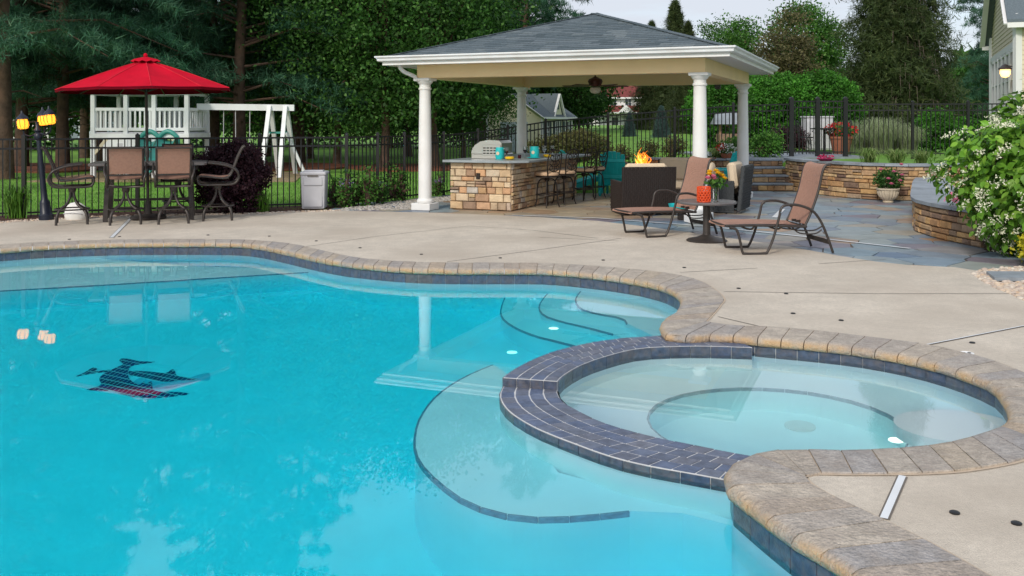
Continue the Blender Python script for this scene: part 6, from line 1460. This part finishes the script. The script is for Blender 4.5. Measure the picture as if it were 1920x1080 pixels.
# far houses glimpsed between the pines
for k, (px0, px1, Y, zt, m, rm, lab) in enumerate([(14, 96, 95, 3.4, 'farwall', 'shingle2', 'white house glimpsed between the left pine trunks'), (128, 182, 110, 2.6, 'farblue', 'shingle2', 'pale blue house glimpsed left of the play tower'), (880, 935, 100, 1.9, 'farwall', 'shingle2', 'white outbuilding glimpsed beyond the fence left of shed')]):
    h = thing('far_house', lab, 'building', (0, 0, 0)); a, b = dist(px0, Y).x, dist(px1, Y).x
    MB().box(((a + b) / 2, Y + 3, (zt - .6) / 2), (b - a, 6, zt + .6)).build('wall', M[m], h); MB().add([(a - .4, Y - .4, zt), (b + .4, Y - .4, zt), (b + .4, Y + 3, zt + 1.8), (a - .4, Y + 3, zt + 1.8), (a - .4, Y + 6.4, zt), (b + .4, Y + 6.4, zt)], [(0, 1, 2, 3), (3, 2, 5, 4), (0, 3, 4), (1, 5, 2)]).build('roof', M[rm], h)
    for f in (.25, .7): window(h, (a + (b - a) * f, Y - .02, zt * .5), (1, 0, 0), .8, 1.0, (2, 2), False, .1)
# yellow-sided house at the right edge: its gable end recedes along the picture edge
hn = Vector((13.1, 24.0, 0)); hf = Vector((16.05, 31.0, 0)); hv = thing('sided_house', 'cream clapboard house gable with a row of tall windows at the right edge', 'building', (0, 0, 0))
gdv = hf - hn; gL = gdv.length; gt_ = gdv / gL; wn_ = Vector((-gt_.y, gt_.x, 0)); inn = -wn_; up = Vector((0, 0, 1)); ZE, ZP, Z0 = 4.42, 7.3, .6
MB().add([hn + up * Z0, hf + up * Z0, hf + inn * 9 + up * Z0, hn + inn * 9 + up * Z0, hn + up * ZE, hf + up * ZE, hf + inn * 9 + up * ZE, hn + inn * 9 + up * ZE, (hn + hf) / 2 + up * ZP, (hn + hf) / 2 + inn * 9 + up * ZP], [(0, 1, 5, 8, 4), (1, 2, 6, 5), (2, 3, 7, 9, 6), (3, 0, 4, 7)]).build('wall', M['siding'], hv)
siding_wall(hv, hf, hn, 3.72, ZP, M['siding'], .125, lambda z: (0, gL) if z <= ZE else ((z - ZE) / (ZP - ZE) * gL / 2, gL - (z - ZE) / (ZP - ZE) * gL / 2))
siding_wall(hv, hn, hn + inn * 9, Z0, ZE, M['siding'], .125)
MB().bar(hn + wn_ * .02 + up * Z0, hn + wn_ * .02 + up * ZE, .16, .16).build('corner_board', M['trim'], hv); MB().bar(hf + up * Z0, hf + up * ZE, .14, .14).build('corner_board', M['trim'], hv)
MB().bar(hn + wn_ * .04 + up * 3.66, hf + wn_ * .04 + up * 3.66, .05, .16).build('frieze_board', M['trim'], hv)
MB().add([hn + wn_ * .025 + up * Z0, hf + wn_ * .025 + up * Z0, hf + wn_ * .025 + up * 3.6, hn + wn_ * .025 + up * 3.6], [(3, 2, 1, 0)]).build('window_wall', M['trim'], hv)
for k in range(6): s = .75 + k * 1.12; window(hv, hn + gt_ * s + wn_ * .02 + up * 2.75, -gt_, .66, 1.45, (1, 2), False, .08); window(hv, hn + gt_ * s + wn_ * .02 + up * 1.45, -gt_, .66, .7, (1, 1), False, .08)
pk = (hn + hf) / 2
for e, dr_ in ((hn, -1), (hf, 1)):
    ea = e + gt_ * dr_ * .3 + wn_ * .28 + up * (ZE - .24); pa = pk + wn_ * .28 + up * (ZP + .02)
    MB().add([ea, pa, pa + inn * 9.6, ea + inn * 9.6, ea + up * .07, pa + up * .07, pa + inn * 9.6 + up * .07, ea + inn * 9.6 + up * .07], [(0, 1, 2, 3), (4, 5, 6, 7), (0, 4, 5, 1), (0, 3, 7, 4)]).build('roof', M['shingle2'], hv)
    MB().bar(ea - up * .05, pa - up * .05, .04, .16, up=wn_).build('rake_board', M['trim'], hv); MB().bar(ea - up * .08, ea + inn * 9 - up * .08, .1, .13).build('gutter', M['trim'], hv)
wlm = thing('wall_lantern', 'lit bronze wall lantern on the corner of the cream house', 'lamp', hn + gt_ * .45 + wn_ * .06 + up * 2.95)
o_ = wn_ * .2
MB().bar(wn_ * .0 + up * .12, o_ + up * .16, .03, .03).build('bracket', M['bronze'], wlm); MB().lathe([(0, .20), (.05, .18), (.17, .08), (.17, .05), (0, .05)], o_, 14).build('hood', M['bronze'], wlm, 40)
M['warmglass'] = mat('lit_warm_glass', (1, .8, .5), .3, emit=(1.0, .55, .18), es=1.8); MB().lathe([(.12, .05), (.13, -.05), (.09, -.14), (0, -.17)], o_, 14).build('glass', M['warmglass'], wlm, 40)

# ================================================================ things on the upper lawn
rf = thing('split_rail_fence', 'brown split rail fence beyond the gate under the arborvitae', 'fence', (0, 0, 0)); za = .86
for px in (1352, 1440, 1510): p = dist(px, 33.5); MB().box((p.x, p.y, za + .4), (.11, .11, .95)).build('post', M['wood'], rf, bevel=.01)
for z in (.25, .47, .66): MB().bar(dist(1330, 33.5, za + z - .02), dist(1525, 33.4, za + z + .02), .07, .09).build('rail', M['wood'], rf)
wwl = thing('wishing_well', 'small stone wishing well with grey pitched roof on the lawn', 'well', Vector((dist(1367, 31).x, 31, .72)))
MB().box((0, 0, .25), (.75, .6, .5)).build('base', M['ledge'], wwl, bevel=.02)
for s in (-1, 1): MB().box((s * .3, 0, .7), (.07, .07, .5)).build('post', M['wood'], wwl)
MB().add([(-.55, -.4, .82), (.55, -.4, .82), (.55, .4, .82), (-.55, .4, .82), (-.45, 0, 1.2), (.45, 0, 1.2)], [(0, 1, 5, 4), (1, 2, 5), (2, 3, 4, 5), (3, 0, 4), (3, 2, 1, 0)]).build('roof', M['bluestone'], wwl)
cb = thing('storage_cabinet', 'pale grey outdoor storage cabinet behind the gate', 'cabinet', Vector((dist(1532, 29).x, 29, .72)))
MB().box((0, 0, .52), (.85, .5, 1.0)).build('body', M['resin'], cb, bevel=.02); MB().box((0, 0, 1.05), (.9, .55, .05)).build('lid', M['resin'], cb, bevel=.01)
for s in (-1, 1): MB().box((s * .21, -.262, .5), (.38, .02, .86)).build('door', M['resin'], cb, bevel=.004)
pt = thing('bistro_table', 'black metal bistro table behind the gate', 'table', Vector((dist(1545, 26).x, 26, .73))); MB().lathe([(.22, 0), (.2, .02), (.03, .04), (.025, .66), (.36, .68), (.36, .71), (0, .71)], n=24).build('table', M['black'], pt, 40); MB().lathe([(.3, .712), (.3, .718), (0, .718)], n=20).build('glass_top', M['glass'], pt)
for s, lab in ((-1, 'black metal bistro chair left of the bistro table'), (1, 'black metal bistro chair right of the bistro table')):
    ch = thing('bistro_chair', lab, 'chair', Vector((dist(1545, 26).x + s * .55, 26 + s * .1, .73)), s * PI / 2, 'bistro chairs behind the gate')
    MB().lathe([(0, .44), (.2, .44), (.2, .47), (0, .47)], n=18).build('seat', M['black'], ch)
    for k in range(4): a = PI / 4 + k * PI / 2; MB().tube([(.15 * math.cos(a), .15 * math.sin(a), .44), (.2 * math.cos(a), .2 * math.sin(a), 0)], .012, 6).build('leg', M['black'], ch)
    MB().tube(catmull([(-.17, -.12, .46), (-.18, -.2, .75), (0, -.24, .92), (.18, -.2, .75), (.17, -.12, .46)], 5), .013, 6).build('backrest', M['black'], ch, 60)
    for x in (-.08, 0, .08): MB().tube([(x, -.17, .46), (x, -.23, .9)], .008, 5).build('back_bar', M['black'], ch)
